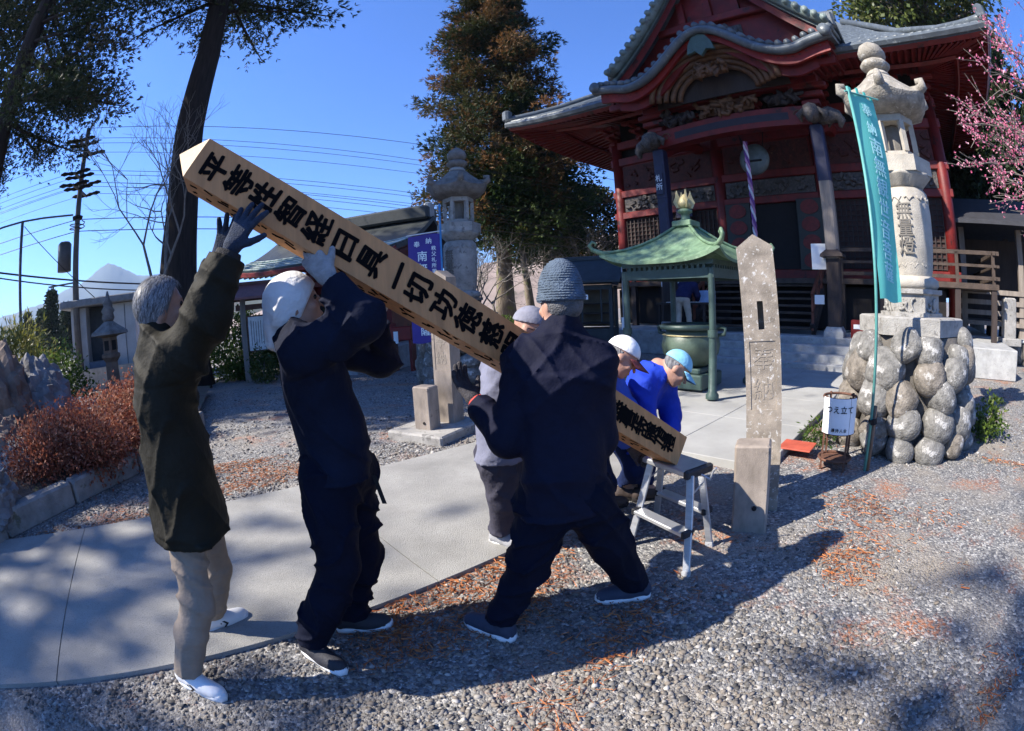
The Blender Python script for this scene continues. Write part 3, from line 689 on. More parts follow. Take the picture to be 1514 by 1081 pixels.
# --- body: posts, tie beams, lattices, carved transoms, door
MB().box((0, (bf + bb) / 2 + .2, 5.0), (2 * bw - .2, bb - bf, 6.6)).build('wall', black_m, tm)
px_ = [-bw, -3.9, -1.75, 1.75, 3.9, bw]
for x in px_: MB().lathe([(.20, HZ), (.20, 7.6)], 14, (x, bf, 0)).build('pillar', red, tm, True)
for y in (5.2, 8.0, bb): MB().lathe([(.20, HZ), (.20, 7.6)], 12, (-bw, y, 0)).build('pillar', red, tm, True)
for z, h in ((2.25, .28), (4.55, .24), (5.35, .26), (6.6, .30), (7.25, .30)):
    MB().box((0, bf - .02, z), (2 * bw + .5, .24, h), bev=.02).build('tie_beam', red, tm)
    MB().box((-bw + .02, (bf + bb) / 2, z), (.22, bb - bf - .3, h * .98), bev=.02).build('tie_beam', red, tm)
g = G(101)
for x0, x1 in zip(px_[:-1], px_[1:]):
    c = (x0 + x1) / 2; w = x1 - x0 - .42
    # carved transom between the upper beams
    cv = MB().box((c, bf - .02, 4.95), (w, .08, .52))
    for _ in range(26):
        cv.box((c + g.uniform(-.47, .47) * w, bf - .10, 4.95 + g.uniform(-.19, .19)), (g.uniform(.1, .24), .12, g.uniform(.06, .16)), Matrix.Rotation(g.uniform(-.9, .9), 3, 'Y'), bev=.02)
    cv.build('transom_carving', carv_m, tm)
    MB().box((c, bf - .0, 5.95), (w, .08, 1.0)).build('frieze_panel', red, tm)
    fr = MB().box((c, bf - .045, 5.95), (w * .96, .012, .9))
    for _ in range(12): fr.box((c + g.uniform(-.44, .44) * w, bf - .07, 5.95 + g.uniform(-.3, .3)), (g.uniform(.12, .3), .10, g.uniform(.08, .2)), Matrix.Rotation(g.uniform(-.9, .9), 3, 'Y'), bev=.02)
    fr.build('frieze_carving', M('dark_red_carving', (.06, .014, .010), .7, .5, 8, .5, 30, spot=((.13, .07, .03), 9, .62)), tm)
    if abs(c) > .5:
        lt = MB(); n = max(5, int(w / .15)); m = 13
        for i in range(n + 1): lt.box((c - w / 2 + w * i / n, bf - .01, 3.4), (.035, .06, 1.95))
        for j in range(m + 1): lt.box((c, bf + .012, 2.45 + 1.95 * j / m), (w, .05, .032))
        lt.build('lattice_shutter', dark_wood, tm)
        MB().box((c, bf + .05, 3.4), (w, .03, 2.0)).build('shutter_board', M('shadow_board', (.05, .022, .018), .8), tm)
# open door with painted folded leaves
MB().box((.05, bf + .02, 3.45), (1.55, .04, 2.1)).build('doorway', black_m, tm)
for s, x in ((-1, -1.15), (1, 1.28)):
    d = MB().box((x, bf - .16, 3.42), (.86, .08, 2.12), bev=.015).build('door', M('dark_green_lacquer', (.018, .02, .016), .5), tm)
    for k, z in enumerate((2.62, 3.15, 3.68, 4.2)):
        MB().prism([(math.cos(t) * .30, math.sin(t) * .20 * (1.25 if math.sin(t) > 0 else 1)) for t in [i * math.pi / 8 for i in range(16)]], -.02, .02).xform(Matrix.Translation((x, bf - .21, z)) @ Matrix.Rotation(R(90), 4, 'X')).build('door_ornament', M('door_ornament_red', (.13, .012, .009), .6, .4, 9), d)
# brackets under the eaves
for x in [-bw + i * (2 * bw) / 10 for i in range(11)]:
    br = MB()
    for k, (o, w) in enumerate(((0, .34), (.28, .52), (.58, .74))):
        br.box((x, bf - o - .05, 7.45 + .2 * k), (w, .20, .13), bev=.02); br.box((x, bf - o * .5, 7.35 + .2 * k), (.16, .5 + o, .12), bev=.02)
    br.build('bracket', red, tm)
for y in (4.6, 6.4, 8.2, 10):
    br = MB()
    for k, (o, w) in enumerate(((0, .34), (.28, .52), (.58, .74))):
        br.box((-bw - o - .05, y, 7.45 + .2 * k), (.20, w, .13)); br.box((-bw - o * .5, y, 7.35 + .2 * k), (.5 + o, .16, .12))
    br.build('bracket', red, tm)
# --- main roof: a concave hipped shell, eave corners swept up
ehw, ef, eb, ez, rz_ = 8.6, .2, 15.0, 7.95, 13.4
ea = -.35
def roof_pt(side, u, v):
    """side 0 front, 1 left, 2 right, 3 back; u along the eave, v up the slope"""
    up = .62 * abs(2 * u - 1) ** 3.2
    yc = (ef + eb) / 2; rh = 3.4
    if side == 0: e = Vector((ea - ehw + 2 * ehw * u, ef, 0)); r_ = Vector((ea - rh + 2 * rh * u, yc, 0))
    elif side == 3: e = Vector((ea - ehw + 2 * ehw * u, eb, 0)); r_ = Vector((ea - rh + 2 * rh * u, yc, 0))
    elif side == 1: e = Vector((ea - ehw, ef + (eb - ef) * u, 0)); r_ = Vector((ea - rh, yc, 0))
    else: e = Vector((ea + ehw, ef + (eb - ef) * u, 0)); r_ = Vector((ea + rh, yc, 0))
    p = e.lerp(r_, v); z = ez + up * (1 - v) ** 2 + (rz_ - ez) * (.62 * v + .38 * max(0, v) ** 2.2)
    return Vector((p.x, p.y, z))
for s in range(4):
    MB().grid(lambda u, v: roof_pt(s, u, v), 30, 12, thick=.22).build('roof', tile_m, tm, True, autosmooth=40)
rib_n = {0: 64, 1: 50, 2: 50}
for s, n in rib_n.items():
    for i in range(n + 1):
        u = i / n
        pts = [roof_pt(s, u, v) + Vector((0, 0, .03)) for v in (-.004, .1, .22, .4, .6, .85)]
        if s == 0 and abs(pts[0].x - .0) < 3.4: continue
        MB().tube(pts, .075, 6).build('roof_tile_rib', tile_m, tm, True)
for s, u in ((0, 0), (0, 1)):
    MB().tube([roof_pt(s, u, v) + Vector((0, 0, .12)) for v in (-.01, .05, .12, .25, .5, .9)], [.17, .16, .15, .15, .15, .15], 8).build('hip_ridge', tile_m, tm, True)
    e_ = roof_pt(s, u, 0); MB().box(e_ + Vector((0, 0, .30)), (.34, .34, .5), bev=.08).build('ridge_end_tile', tile_m, tm)
MB().tube([(ea - 3.6, 7.6, 13.5), (ea + 3.6, 7.6, 13.5)], .35, 8).build('main_ridge', tile_m, tm)
# eave boards and rafters (two tiers), front and both sides
def inner(s, u, v):
    e = roof_pt(s, u, .012); bx_, by_ = max(-bw, min(bw, e.x)), max(bf, min(bb, e.y))
    w = Vector((bx_, by_, 8.25)); e = e - Vector((0, 0, .26)); return e.lerp(w, v)
for s in (0, 1, 2): MB().grid(lambda u, v: inner(s, u, v), 24, 4).build('eave_soffit', red, tm)
for s, n in ((0, 76), (1, 56), (2, 56)):
    for i in range(n + 1):
        u = (i + .5) / (n + 1); a, b = inner(s, u, .02), inner(s, u, .93)
        if s == 0 and abs(a.x) < 3.2: b = inner(s, u, .93)
        MB().beam(a - Vector((0, 0, .07)), b - Vector((0, 0, .07)), .085, .10).build('rafter', red, tm)
    MB().tube([inner(s, k / 24, .45) - Vector((0, 0, .17)) for k in range(25)], .085, 4).build('rafter_beam', red, tm)
    MB().tube([inner(s, k / 24, .0) - Vector((0, 0, .0)) for k in range(25)], .10, 4).build('eave_fascia', red, tm)
    MB().tube([roof_pt(s, k / 24, -.004) - Vector((0, 0, .06)) for k in range(25)], .12, 6).build('eave_tile_edge', tile_m, tm)
# --- porch: pillars, rainbow beam, carvings
KF = -1.25; KZ = 7.42; KW = 3.55
def kz(x):                                       # the undulating eave line of the porch
    t = abs(x) / KW; b = math.cos(min(1, t / .60) * math.pi) * .5 + .5
    return KZ + 1.06 * b ** 1.15 - .10 * math.exp(-((t - .66) / .14) ** 2) + .16 * max(0, t - .7) / .3
for s in (-1, 1):
    x = s * 2.36
    MB().lathe([(.36, HZ), (.36, HZ + .12), (.27, HZ + .24)], 4, (x, 0, 0), R(45)).build('pillar_base', platform_m, tm)
    p = MB().box((x, 0, 3.35), (.33, .33, 4.9), bev=.045).build('porch_pillar', grey_wood if s > 0 else navy_paint, tm)
    MB().box((x, 0, 5.05), (.345, .345, 1.5), bev=.045).build('painted_band', navy_paint, p)
    MB().box((x, 0, 1.65), (.345, .345, 1.7), bev=.03).build('lower_casing', dark_wood, p)
    sk = MB().lathe([(.42, 2.52), (.40, 2.58), (.18, 2.72)], 4, (x, 0, 0), R(45)); sk.build('rain_skirt', dark_wood, p)
    nose = MB()                                   # carved beast heads facing out and forward
    for d in (Vector((s, 0, 0)), Vector((0, -1, 0))):
        o = Vector((x, 0, 5.98)); side = Vector((-d.y, d.x, 0))
        nose.tube([o + d * .1, o + d * .42 + Vector((0, 0, .06)), o + d * .62, o + d * .72 + Vector((0, 0, -.14)), o + d * .66 + Vector((0, 0, -.30))], [.20, .24, .18, .12, .05], 8)
        nose.tube([o + d * .40 + side * .18 + Vector((0, 0, .12)), o + d * .36 + side * .34, o + d * .30 + side * .30 + Vector((0, 0, -.16))], [.06, .09, .03], 6)
        nose.tube([o + d * .40 - side * .18 + Vector((0, 0, .12)), o + d * .36 - side * .34, o + d * .30 - side * .30 + Vector((0, 0, -.16))], [.06, .09, .03], 6)
        nose.tube([o + d * .58 + side * .06 + Vector((0, 0, -.1)), o + d * .82 + side * .07 + Vector((0, 0, -.02))], [.035, .012], 5)
    nose.build('beast_head_carving', carv_m, tm, True)
    for k in range(3):
        MB().box((x, -.02, 6.38 + .24 * k), (.5 + .28 * k, .28, .16), bev=.03).build('porch_bracket', red, tm)
    MB().tube([(x, .1 + (bf - .2) * t, 5.75 + .75 * math.sin(t * math.pi / 2)) for t in [i / 8 for i in range(9)]], .20, 6).build('curved_tie_beam', red, tm)
bm = MB().grid(lambda u, v: (-2.3 + 4.6 * u, -.19, 5.78 + .10 * math.sin(u * math.pi) + .50 * v), 16, 1)
bm.grid(lambda u, v: (2.3 - 4.6 * u, .19, 5.78 + .10 * math.sin(u * math.pi) + .50 * v), 16, 1); bm.grid(lambda u, v: (-2.3 + 4.6 * u, .19 - .38 * v, 5.78 + .10 * math.sin(u * math.pi)), 16, 1)
bm.grid(lambda u, v: (-2.3 + 4.6 * u, -.19 + .38 * v, 6.28 + .10 * math.sin(u * math.pi)), 16, 1)
rb = bm.build('rainbow_beam', red, tm)
MB().grid(lambda u, v: (-1.7 + 3.4 * u, -.197, 5.93 + .10 * math.sin((u * .74 + .13) * math.pi) + .20 * v), 12, 1).build('beam_inlay', M('beam_inlay_paint', (.02, .014, .022), .6), rb)
for s in (-1, 1):
    MB().tube([(s * (2.0 - .16 * math.cos(t) * (1 - t / 9)), -.2, 6.08 + .13 * math.sin(t) * (1 - t / 9)) for t in [k * .5 for k in range(15)]], .02, 5).build('beam_scroll', gold_wood, rb)
g = G(77)
def carved(name, c, w, h, n, mat, depth=.14):
    mb = MB().box(c, (w * .8, .06, h * .6))
    for _ in range(n):
        x, z = g.normal() * w * .21, g.normal() * h * .2
        pts = [Vector(c) + Vector((x + .16 * math.cos(a) * (1 - k / 9), -.06 - g.random() * depth, z + .13 * math.sin(a) * (1 - k / 9))) for k, a in enumerate([g.uniform(0, 6) + .8 * q for q in range(6)])]
        mb.tube(pts, [.075, .07, .06, .05, .04, .02], 6)
    return mb.build(name, mat, tm, True)
carved('dragon_carving', (0, -.05, 6.66), 1.9, .62, 26, gold_wood)
carved('pediment_carving', (0, KF + .35, 7.42), 1.3, .5, 18, gold_wood)
for s in (-1, 1): carved('frog_leg_carving', (s * 1.55, -.05, 6.60), 1.0, .5, 10, dark_wood)
MB().box((0, -.02, 7.02), (5.4, .30, .24), bev=.03).build('upper_porch_beam', red, tm)
# --- porch roof with the undulating gable
def porch(u, v):
    x = -KW + 2 * KW * u; zf = kz(x); y = KF + 3.6 * v
    z = zf + 1.25 * v * (1 - .55 * (math.cos(min(1, abs(x) / (KW * .6)) * math.pi) * .5 + .5))
    return Vector((x, y, z))
MB().grid(lambda u, v: porch(u, v) + Vector((0, 0, .20)), 48, 8, thick=.20).build('porch_roof', tile_m, tm, True, autosmooth=40)
for i in range(31):
    u = i / 30; pts = [porch(u, v) + Vector((0, 0, .25)) for v in (-.012, .15, .35, .6, .9)]
    MB().tube(pts, [.10, .085, .085, .085, .085], 7).build('porch_tile_rib', tile_m, tm, True)
MB().tube([porch(i / 60, -.006) + Vector((0, 0, .06)) for i in range(61)], .13, 6).build('porch_tile_edge', tile_m, tm, True)
# bargeboard following the wave, and inner arches
def wave_band(name, x1, top, h, y, th, mat, n=48):
    mb = MB()
    def fn(u, v): x = -x1 + 2 * x1 * u; return Vector((x, y, kz(x) + top - h * (1 + .15 * math.cos(u * 2 * math.pi)) * v))
    mb.grid(fn, n, 1); mb.grid(lambda u, v: fn(1 - u, v) + Vector((0, th, 0)), n, 1); mb.grid(lambda u, v: fn(u, 1) + Vector((0, th * v, 0)), n, 1)
    return mb.build(name, mat, tm)
wave_band('bargeboard', KW - .15, -.03, .25, KF + .10, .10, red_bright)
wave_band('inner_bargeboard', KW - .6, -.22, .26, KF + .34, .10, red)
for k in range(5):
    r0 = 1.72 - .16 * k
    pts = [(r0 * math.cos(t) * 1.08, KF + .30 + .09 * k, 6.86 + r0 * .72 * math.sin(t)) for t in [math.pi * q / 20 for q in range(21)]]
    MB().tube(pts, .085, 6).build('arched_rib', gold_wood, tm, True)
MB().prism([(2.0 * math.cos(t), 1.42 * math.sin(t)) for t in [math.pi * q / 20 for q in range(21)]], -.03, .03).xform(Matrix.Translation((0, KF + .85, 6.86)) @ Matrix.Rotation(R(90), 4, 'X')).build('pediment_board', dark_wood, tm)
gegyo = MB().prism([(0, -.52), (.16, -.34), (.40, -.40), (.34, -.12), (.20, .1), (0, .16), (-.20, .1), (-.34, -.12), (-.40, -.40), (-.16, -.34)], -.05, .05).xform(Matrix.Translation((0, KF + .04, kz(0) - .22)) @ Matrix.Rotation(R(90), 4, 'X'))
gegyo.build('gable_pendant', M('verdigris_pendant', (.06, .10, .09), .6), tm)
# porch soffit, rafters
MB().grid(lambda u, v: (-KW + .1 + 2 * (KW - .1) * u, KF + .2 + 3.0 * v, (kz(-KW + 2 * KW * u) if abs(-KW + 2 * KW * u) > 1.9 else kz(-KW + 2 * KW * u)) - .02 + .9 * v), 32, 3).build('porch_soffit', red, tm)
for i in range(36):
    x = -KW + .2 + (2 * KW - .4) * i / 35
    if abs(x) < 1.75: continue
    MB().beam((x, KF + .10, kz(x) - .13), (x, 1.3, kz(x) + .45), .075, .09).build('porch_rafter', red, tm)
    MB().beam((x, KF + .55, kz(x) - .24), (x, 1.3, kz(x) + .22), .085, .10).build('porch_rafter', red, tm)
MB().box((-2.6, KF + .5, KZ - .28), (1.6, .14, .16)).build('porch_purlin', red, tm); MB().box((2.6, KF + .5, KZ - .28), (1.6, .14, .16)).build('porch_purlin', red, tm)
for s in (-1, 1):                                     # ridge-end tiles either side of the porch
    MB().lathe([(.02, -.09), (.17, -.07), (.17, .07), (.02, .09)], 12).xform(Matrix.Translation((s * 3.42, KF - .12, kz(3.42) + .12)) @ Matrix.Rotation(R(90), 4, 'X')).build('round_end_tile', tile_m, tm, True)
# --- triangular gable rising above the porch
def gable(s):
    def fn(u, v):
        x = s * (3.45 * (1 - u)); z = 8.25 + 3.9 * (.72 * u + .28 * u * u) + .12 * (1 - u) ** 4; return Vector((x, -.35 + 5.2 * v, z))
    return fn
for s in (-1, 1):
    f = gable(s)
    MB().grid(f, 14, 6, thick=.18).build('gable_roof', tile_m, tm, True, autosmooth=40)
    for j in range(17): MB().tube([f(u, (j + .4) / 17.5) + Vector((0, 0, .04)) for u in (-.012, .2, .4, .6, .8, 1)], .075, 6).build('gable_tile_rib', tile_m, tm, True)
    MB().tube([f(k / 12, -.02) + Vector((0, 0, .10)) for k in range(13)], .16, 7).build('verge_tiles', copper, tm, True)
    for k in range(16): MB().tube([f(k / 15.5, -.06) + Vector((0, -.02, .13)), f(k / 15.5, .07) + Vector((0, 0, .15))], .105, 7).build('verge_cap_tile', copper, tm, True)
    MB().grid(lambda u, v: f(u, .015) + Vector((0, 0, -.16 - .36 * v)), 12, 1).build('gable_bargeboard', red, tm)
    MB().grid(lambda u, v: f(u, .0) + Vector((0, -.03, -.05 - .12 * v)), 12, 1).build('gable_board_trim', copper, tm)
    # stepped end of the porch ridge with demon tile
    e = f(0, 0); MB().box(e + Vector((s * .02, .1, .24)), (.42, .24, .52), bev=.06).build('demon_tile', tile_m, tm)
    for k in range(3): MB().box(e + Vector((s * .1, .9, .12 + .14 * k)), (.30 - .05 * k, 1.6, .12), bev=.03).build('descending_ridge', tile_m, tm)
MB().add([(-3.2, .15, 8.2), (3.2, .15, 8.2), (0, .15, 11.9)], [(0, 1, 2)]).build('gable_wall', red, tm)
carved('gable_carving', (0, .10, 9.0), 2.2, .8, 24, carv_m)
MB().box((0, .05, 9.6), (3.6, .2, .26), bev=.03).build('gable_beam', red, tm)
for x in (-.9, 0, .9): MB().box((x, .06, 10.1), (.22, .16, .9)).build('gable_strut', red, tm)
MB().tube([(0, -.6, 12.28), (0, 5.5, 12.4)], .22, 8).build('gable_ridge', tile_m, tm)
# --- gong and bell rope
gong = empty('gong', TC, T_RZ, 'round grey green temple gong hanging under the porch beam', 'gong')
MB().lathe([(.05, -.13), (.34, -.11), (.44, -.05), (.46, 0), (.44, .05), (.34, .11), (.05, .13)], 28).xform(Matrix.Translation((.20, .9, 5.35)) @ Matrix.Rotation(R(90), 4, 'X')).build('disc', M('gong_bronze', (.10, .115, .11), .5, .25, metal=.3), gong, True)
MB().box((.20, .76, 5.28), (.52, .03, .05)).build('slot', black_m, gong)
for s in (-.3, .3): MB().tube([(.2 + s, .9, 5.7), (.2 + s * 1.3, .9, 6.2)], .015, 5).build('hanger', black_m, gong)
rp = empty('bell_rope', TC, T_RZ, 'thick twisted purple and white rope hanging before the hall door', 'rope')
for k in range(3):
    m = (M('purple_cord', (.16, .05, .22), .8), M('white_cord', (.62, .58, .60), .8), M('pink_cord', (.42, .20, .33), .8))[k]
    MB().tube([(.17 + .036 * math.cos(q * .55 + k * 2.094), .35 + .036 * math.sin(q * .55 + k * 2.094), 5.72 - q * .05) for q in range(66)], .034, 6, True).build('rope_strand', m, rp, True)
# --- placards on the porch pillars and walls
def placard(label, c, w, h, txt, mat, tmat, sz, rot=0):
    r_ = empty('placard', T(*c), T_RZ + rot, label, 'placard')
    MB().box((0, 0, 0), (w, .03, h), bev=.004).build('board', mat, r_)
    text_obj('lettering', txt, (0, -.018, h / 2 - sz * .75), (1, 0, 0), (0, 0, 1), sz, tmat, r_, vertical=sz * 1.12)
white_ink = M('white_paint', (.8, .8, .8), .6, .05, bump=0)
placard('white lettered plate on the navy porch pillar', (-2.36, -.20, 4.75), .24, .62, '札所', navy_paint, white_ink, .22)
placard('small dark name plate with white letters beside the navy pillar', (-3.05, bf - .30, 4.35), .62, .30, '総', navy_paint, white_ink, .22)
placard('white notice sheet fixed to the stair rail', (2.0, .15, 2.55), .48, .62, '', white_sign, ink, .1, .15)
placard('small white slip low on the stair rail', (1.95, .02, 1.52), .26, .22, '', white_sign, ink, .1)
fb = empty('fire_bucket_box', T(3.0, -.05, HZ), T_RZ, 'red fire extinguisher box at the foot of the porch pillar', 'box')
MB().box((0, 0, .21), (.40, .26, .42), bev=.015).build('case', red_bright, fb); MB().box((0, -.135, .27), (.26, .012, .1)).build('label_plate', white_sign, fb)
ob = empty('offering_table', T(-1.7, -.35, HZ), T_RZ, 'dark desk with papers standing left of the wooden stair', 'desk')
MB().box((0, 0, .74), (1.5, .6, .05)).build('top', dark_wood, ob)
for x in (-.68, .68):
    for y in (-.24, .24): MB().box((x, y, .36), (.06, .06, .72)).build('leg', dark_wood, ob)
for k, (x, y, rot) in enumerate([(-.4, .0, .2), (-.1, -.08, -.1), (.3, .05, .3)]): MB().box((x, y, .775), (.30, .21, .012), rot).build('paper', white_sign, ob)
for k, (a, b, z, w, h) in enumerate([(-2.05, .2, 2.45, .55, .50), (-1.55, .2, 2.42, .5, .55), (-1.3, .2, 1.55, .5, .38), (-2.7, .6, 2.1, .6, .45)]):
    placard(['white notice with drawing pinned beside the stair', 'white printed notice sheet next to the drawing', 'pale blue notice low beside the stair', 'white paper sheet behind the bending man'][k], (a, b, z), w, h, '', M('notice_blue', (.35, .45, .62), .6) if k == 2 else white_sign, ink, .1)
# ================================================================ stone lanterns
stone_lich = M('lichened_granite', (.27, .245, .205), rough=.9, var=.35, scale=7, bump=.6, bscale=40, spot=((.44, .42, .38), 9, .58))
stone_pale = M('pale_granite', (.38, .345, .29), rough=.85, var=.18, scale=5, bump=.35, bscale=70, spot=((.33, .31, .28), 26, .60))
stone_grey = M('grey_granite', (.30, .285, .26), rough=.9, var=.25, scale=5, bump=.5, bscale=60, spot=((.17, .16, .145), 8, .56))
stone_dark = M('lichened_dark_stone', (.17, .155, .14), rough=.95, var=.35, scale=6, bump=.9, bscale=45, spot=((.34, .33, .29), 14, .62))
boulder_m = M('river_boulder', (.165, .158, .145), rough=.85, var=.5, scale=2.2, bump=.7, bscale=9, spot=((.42, .405, .38), 1.6, .57))
boulder_b = M('brown_boulder', (.17, .148, .122), rough=.9, var=.5, scale=2, bump=.7, bscale=9, spot=((.40, .38, .35), 1.4, .58))
mortar_m = M('old_mortar', (.10, .09, .078), rough=.95, var=.25, scale=8, bump=.7, bscale=50)
carve_dark = M('carved_letter_shadow', (.16, .145, .125), rough=.95, var=.2, bump=.2)

def hexring(r_, z): return (r_, z)
def stone_lantern(label, loc, rz, mats, txt, base_z, col, sc):
    m_body, m_roof, m_base = mats
    rt = empty('stone_lantern', loc, rz, label, 'lantern'); rt.scale = (sc, sc, sc); z = base_z / sc
    MB().lathe([(.84, z), (.84, z + .21), (.80, z + .23)], 6, ph=R(30)).build('plinth', m_base, rt); z += .23
    pd = MB().lathe([(.50, z), (.50, z + .05), (.44, z + .06), (.44, z + .28), (.50, z + .30), (.50, z + .36)], 6, ph=R(30)).build('pedestal', m_base, rt)
    for k in range(6):                                        # carved panels on the pedestal sides
        a = R(60 * k); mb = MB(); g = G(200 + k)
        for q in range(3):
            pts = [(.40, -.14 + .09 * q + .05 * math.sin(t * 1.3 + q), z + .10 + .07 * math.cos(t + q * 1.5) + .02 * t) for t in [i * .7 for i in range(6)]]
            mb.tube(pts, .02, 5)
        mb.xform(Matrix.Rotation(a, 4, 'Z')); mb.build('pedestal_carving', m_base, pd, True)
    z += .36
    MB().lathe([(.40, z), (.44, z + .05), (.43, z + .12), (.36, z + .17)], 24, lobes=12, la=.035).build('lotus_base', m_body, rt, True); z += .17
    sh = [(.335, z), (.36, z + .07), (.395, z + .5), (.40, z + .85), (.38, z + 1.12), (.33, z + 1.18)]
    shaft = MB().lathe(sh, 32).build('shaft', m_body, rt, True, autosmooth=50); zs = z; z += 1.18
    d = Vector((math.cos(col), math.sin(col), 0)); r_ = Vector((-d.y, d.x, 0))
    for k, ch in enumerate(txt): text_obj('carved_character', ch, d * .392 + Vector((0, 0, zs + .84 - .235 * k)), r_, (0, 0, 1), .25, carve_dark, shaft, depth=.012, bold=.012)
    for hh in (zs + 1.02, zs + .14):                          # relief clouds above and below the letters
        mb = MB()
        for q in range(12):
            a = 2 * math.pi * q / 12; rr = .385 if hh > zs + .5 else .352
            mb.tube([(rr * math.cos(a + t * .10), rr * math.sin(a + t * .10), hh + .035 * math.sin(t * 2.2 + q)) for t in range(5)], .018, 5)
        mb.build('relief_band', m_body, shaft, True)
    MB().lathe([(.30, z), (.33, z + .04), (.45, z + .16), (.47, z + .20)], 36, lobes=12, la=.05).build('lotus_bowl', m_body, rt, True); z += .20
    MB().lathe([(.52, z), (.52, z + .22), (.40, z + .25)], 6, ph=R(30)).build('platform', m_body, rt); z += .25
    fb = empty('light_box', (0, 0, 0)); fb.parent = rt
    MB().lathe([(.36, z), (.36, z + .06)], 6, ph=R(30)).build('sill', m_body, fb); MB().lathe([(.37, z + .50), (.37, z + .60)], 6, ph=R(30)).build('lintel', m_body, fb)
    for k in range(6):
        a = R(60 * k + 30); MB().box((.325 * math.cos(a), .325 * math.sin(a), z + .28), (.085, .075, .45), a).build('post', m_body, fb)
    MB().lathe([(.12, z + .061), (.12, z + .49)], 8).build('core', carve_dark, fb)
    z += .60
    rf = MB(); n = 36; prof = [(.34, .0, 0), (.56, .07, 0), (.65, .16, 0), (.68, .25, 0), (.60, .31, 0), (.52, .42, 0), (.36, .55, 0), (.25, .66, 0), (.20, .70, 0)]
    for pr, pz, _ in prof:
        for k in range(n):
            a = 2 * math.pi * k / n; c6 = (math.cos(6 * a) * .5 + .5) ** 3
            q = pr * (1 + (.13 * c6 if pr > .54 else .04 * c6)); zz = z + pz + (.06 * c6 if pr > .58 else 0)
            rf.v.append(Vector((q * math.cos(a), q * math.sin(a), zz)))
    for i in range(len(prof) - 1):
        for k in range(n): a, b = i * n + k, i * n + (k + 1) % n; rf.f.append((a, b, b + n, a + n))
    rf.f += [tuple(range(n - 1, -1, -1)), tuple(range(len(rf.v) - n, len(rf.v)))]
    ro = rf.build('roof', m_roof, rt, True, autosmooth=60)
    for k in range(6):
        a = R(60 * k); e = Vector((math.cos(a), math.sin(a), 0))
        MB().tube([e * .55 + Vector((0, 0, z + .34)), e * .69 + Vector((0, 0, z + .32)), e * .79 + Vector((0, 0, z + .37)), e * .78 + Vector((0, 0, z + .45)), e * .70 + Vector((0, 0, z + .46)), e * .69 + Vector((0, 0, z + .41))], [.075, .085, .075, .06, .05, .03], 8).build('curled_corner', m_roof, ro, True)
    z += .70
    MB().lathe([(.21, z), (.20, z + .04), (.16, z + .09)], 18).build('neck', m_body, rt, True)
    MB().lathe([(.16, z + .09), (.24, z + .16), (.25, z + .22), (.20, z + .27)], 24, lobes=8, la=.04).build('finial_cup', m_roof, rt, True)
    MB().lathe([(.17, z + .27), (.235, z + .36), (.24, z + .43), (.19, z + .53), (.09, z + .60), (.02, z + .64)], 22).build('finial_jewel', m_roof, rt, True)
    return rt
LR = Vector((4.42, 3.88, 0)); LL = Vector((*at(690, 560, 9.2).to_2d(), 0))
azc = lambda p: math.atan2(-p.y, -p.x)
stone_lantern('pale stone lantern carved with three large characters on a boulder pedestal', LR, math.atan2(-TV.y, -TV.x), (stone_pale, stone_lich, stone_grey), '無量燈', 1.22, R(-4), .815)
stone_lantern('weathered grey stone lantern standing behind the purple banner', LL, math.atan2(-TV.y, -TV.x), (stone_grey, stone_dark, stone_dark), '無量燈', 1.22, R(14), .80)

# --- pedestals of rounded boulders
def rock_mesh(seed, nu=14, nv=9, rough=.16):
    g = G(seed); W = g.normal(size=(6, 3)) * 2.0; ph = g.uniform(0, 6, 6); vs, fs = [], []
    for j in range(nv + 1):
        th = math.pi * j / nv
        for i in range(nu):
            a = 2 * math.pi * i / nu; v = np.array([math.sin(th) * math.cos(a), math.sin(th) * math.sin(a), math.cos(th)])
            s = 1 + rough * sum(math.sin(v @ W[k] + ph[k]) for k in range(6)) / 2.4
            v = np.sign(v) * np.abs(v) ** .85 * s; vs.append(tuple(v))
    for j in range(nv):
        for i in range(nu): fs.append((j * nu + i, j * nu + (i + 1) % nu, (j + 1) * nu + (i + 1) % nu, (j + 1) * nu + i))
    me = bpy.data.meshes.new('boulder'); me.from_pydata(vs, [], [f[::-1] for f in fs]); me.update()
    me.polygons.foreach_set('use_smooth', [True] * len(me.polygons)); me.materials.append(boulder_m if seed % 3 else boulder_b); return me
ROCKS = [rock_mesh(300 + k, rough=.065 + .006 * k) for k in range(12)]
def place_rock(name, parent, c, s, rot, k):
    o = bpy.data.objects.new(name, ROCKS[k % 12]); C.objects.link(o); o.parent = parent; o.location = c; o.scale = s; o.rotation_euler = rot; return o
def boulder_pedestal(label, loc, seed, top=1.28):
    rt = empty('boulder_pedestal', loc, 0, label, 'pedestal'); g = G(seed)
    MB().lathe([(.74, -.05), (.70, .4), (.66, 1.0), (.62, top - .07)], 14).build('mortar_core', mortar_m, rt, True)
    rows = [(.12, 13, .80, .175), (.35, 12, .78, .195), (.59, 11, .75, .20), (.83, 11, .72, .20), (1.05, 11, .68, .175)]
    for ri, (z, n, rr, s) in enumerate(rows):
        for i in range(n):
            a = 2 * math.pi * (i + .37 * ri + g.uniform(-.22, .22)) / n; k_ = g.uniform(.86, 1.08); sx = s * k_ * g.uniform(.92, 1.1); sz = s * k_ * g.uniform(.85, 1.1)
            mt = Matrix.Rotation(a, 3, 'Z') @ Matrix.Rotation(g.normal() * .55, 3, 'X') @ Matrix.Rotation(g.normal() * .15, 3, 'Y')
            place_rock('boulder', rt, (rr * math.cos(a), rr * math.sin(a), max(.1, z + g.normal() * .06)), (s * .9, sx, sz), mt.to_euler(), int(g.integers(12)))
    return rt
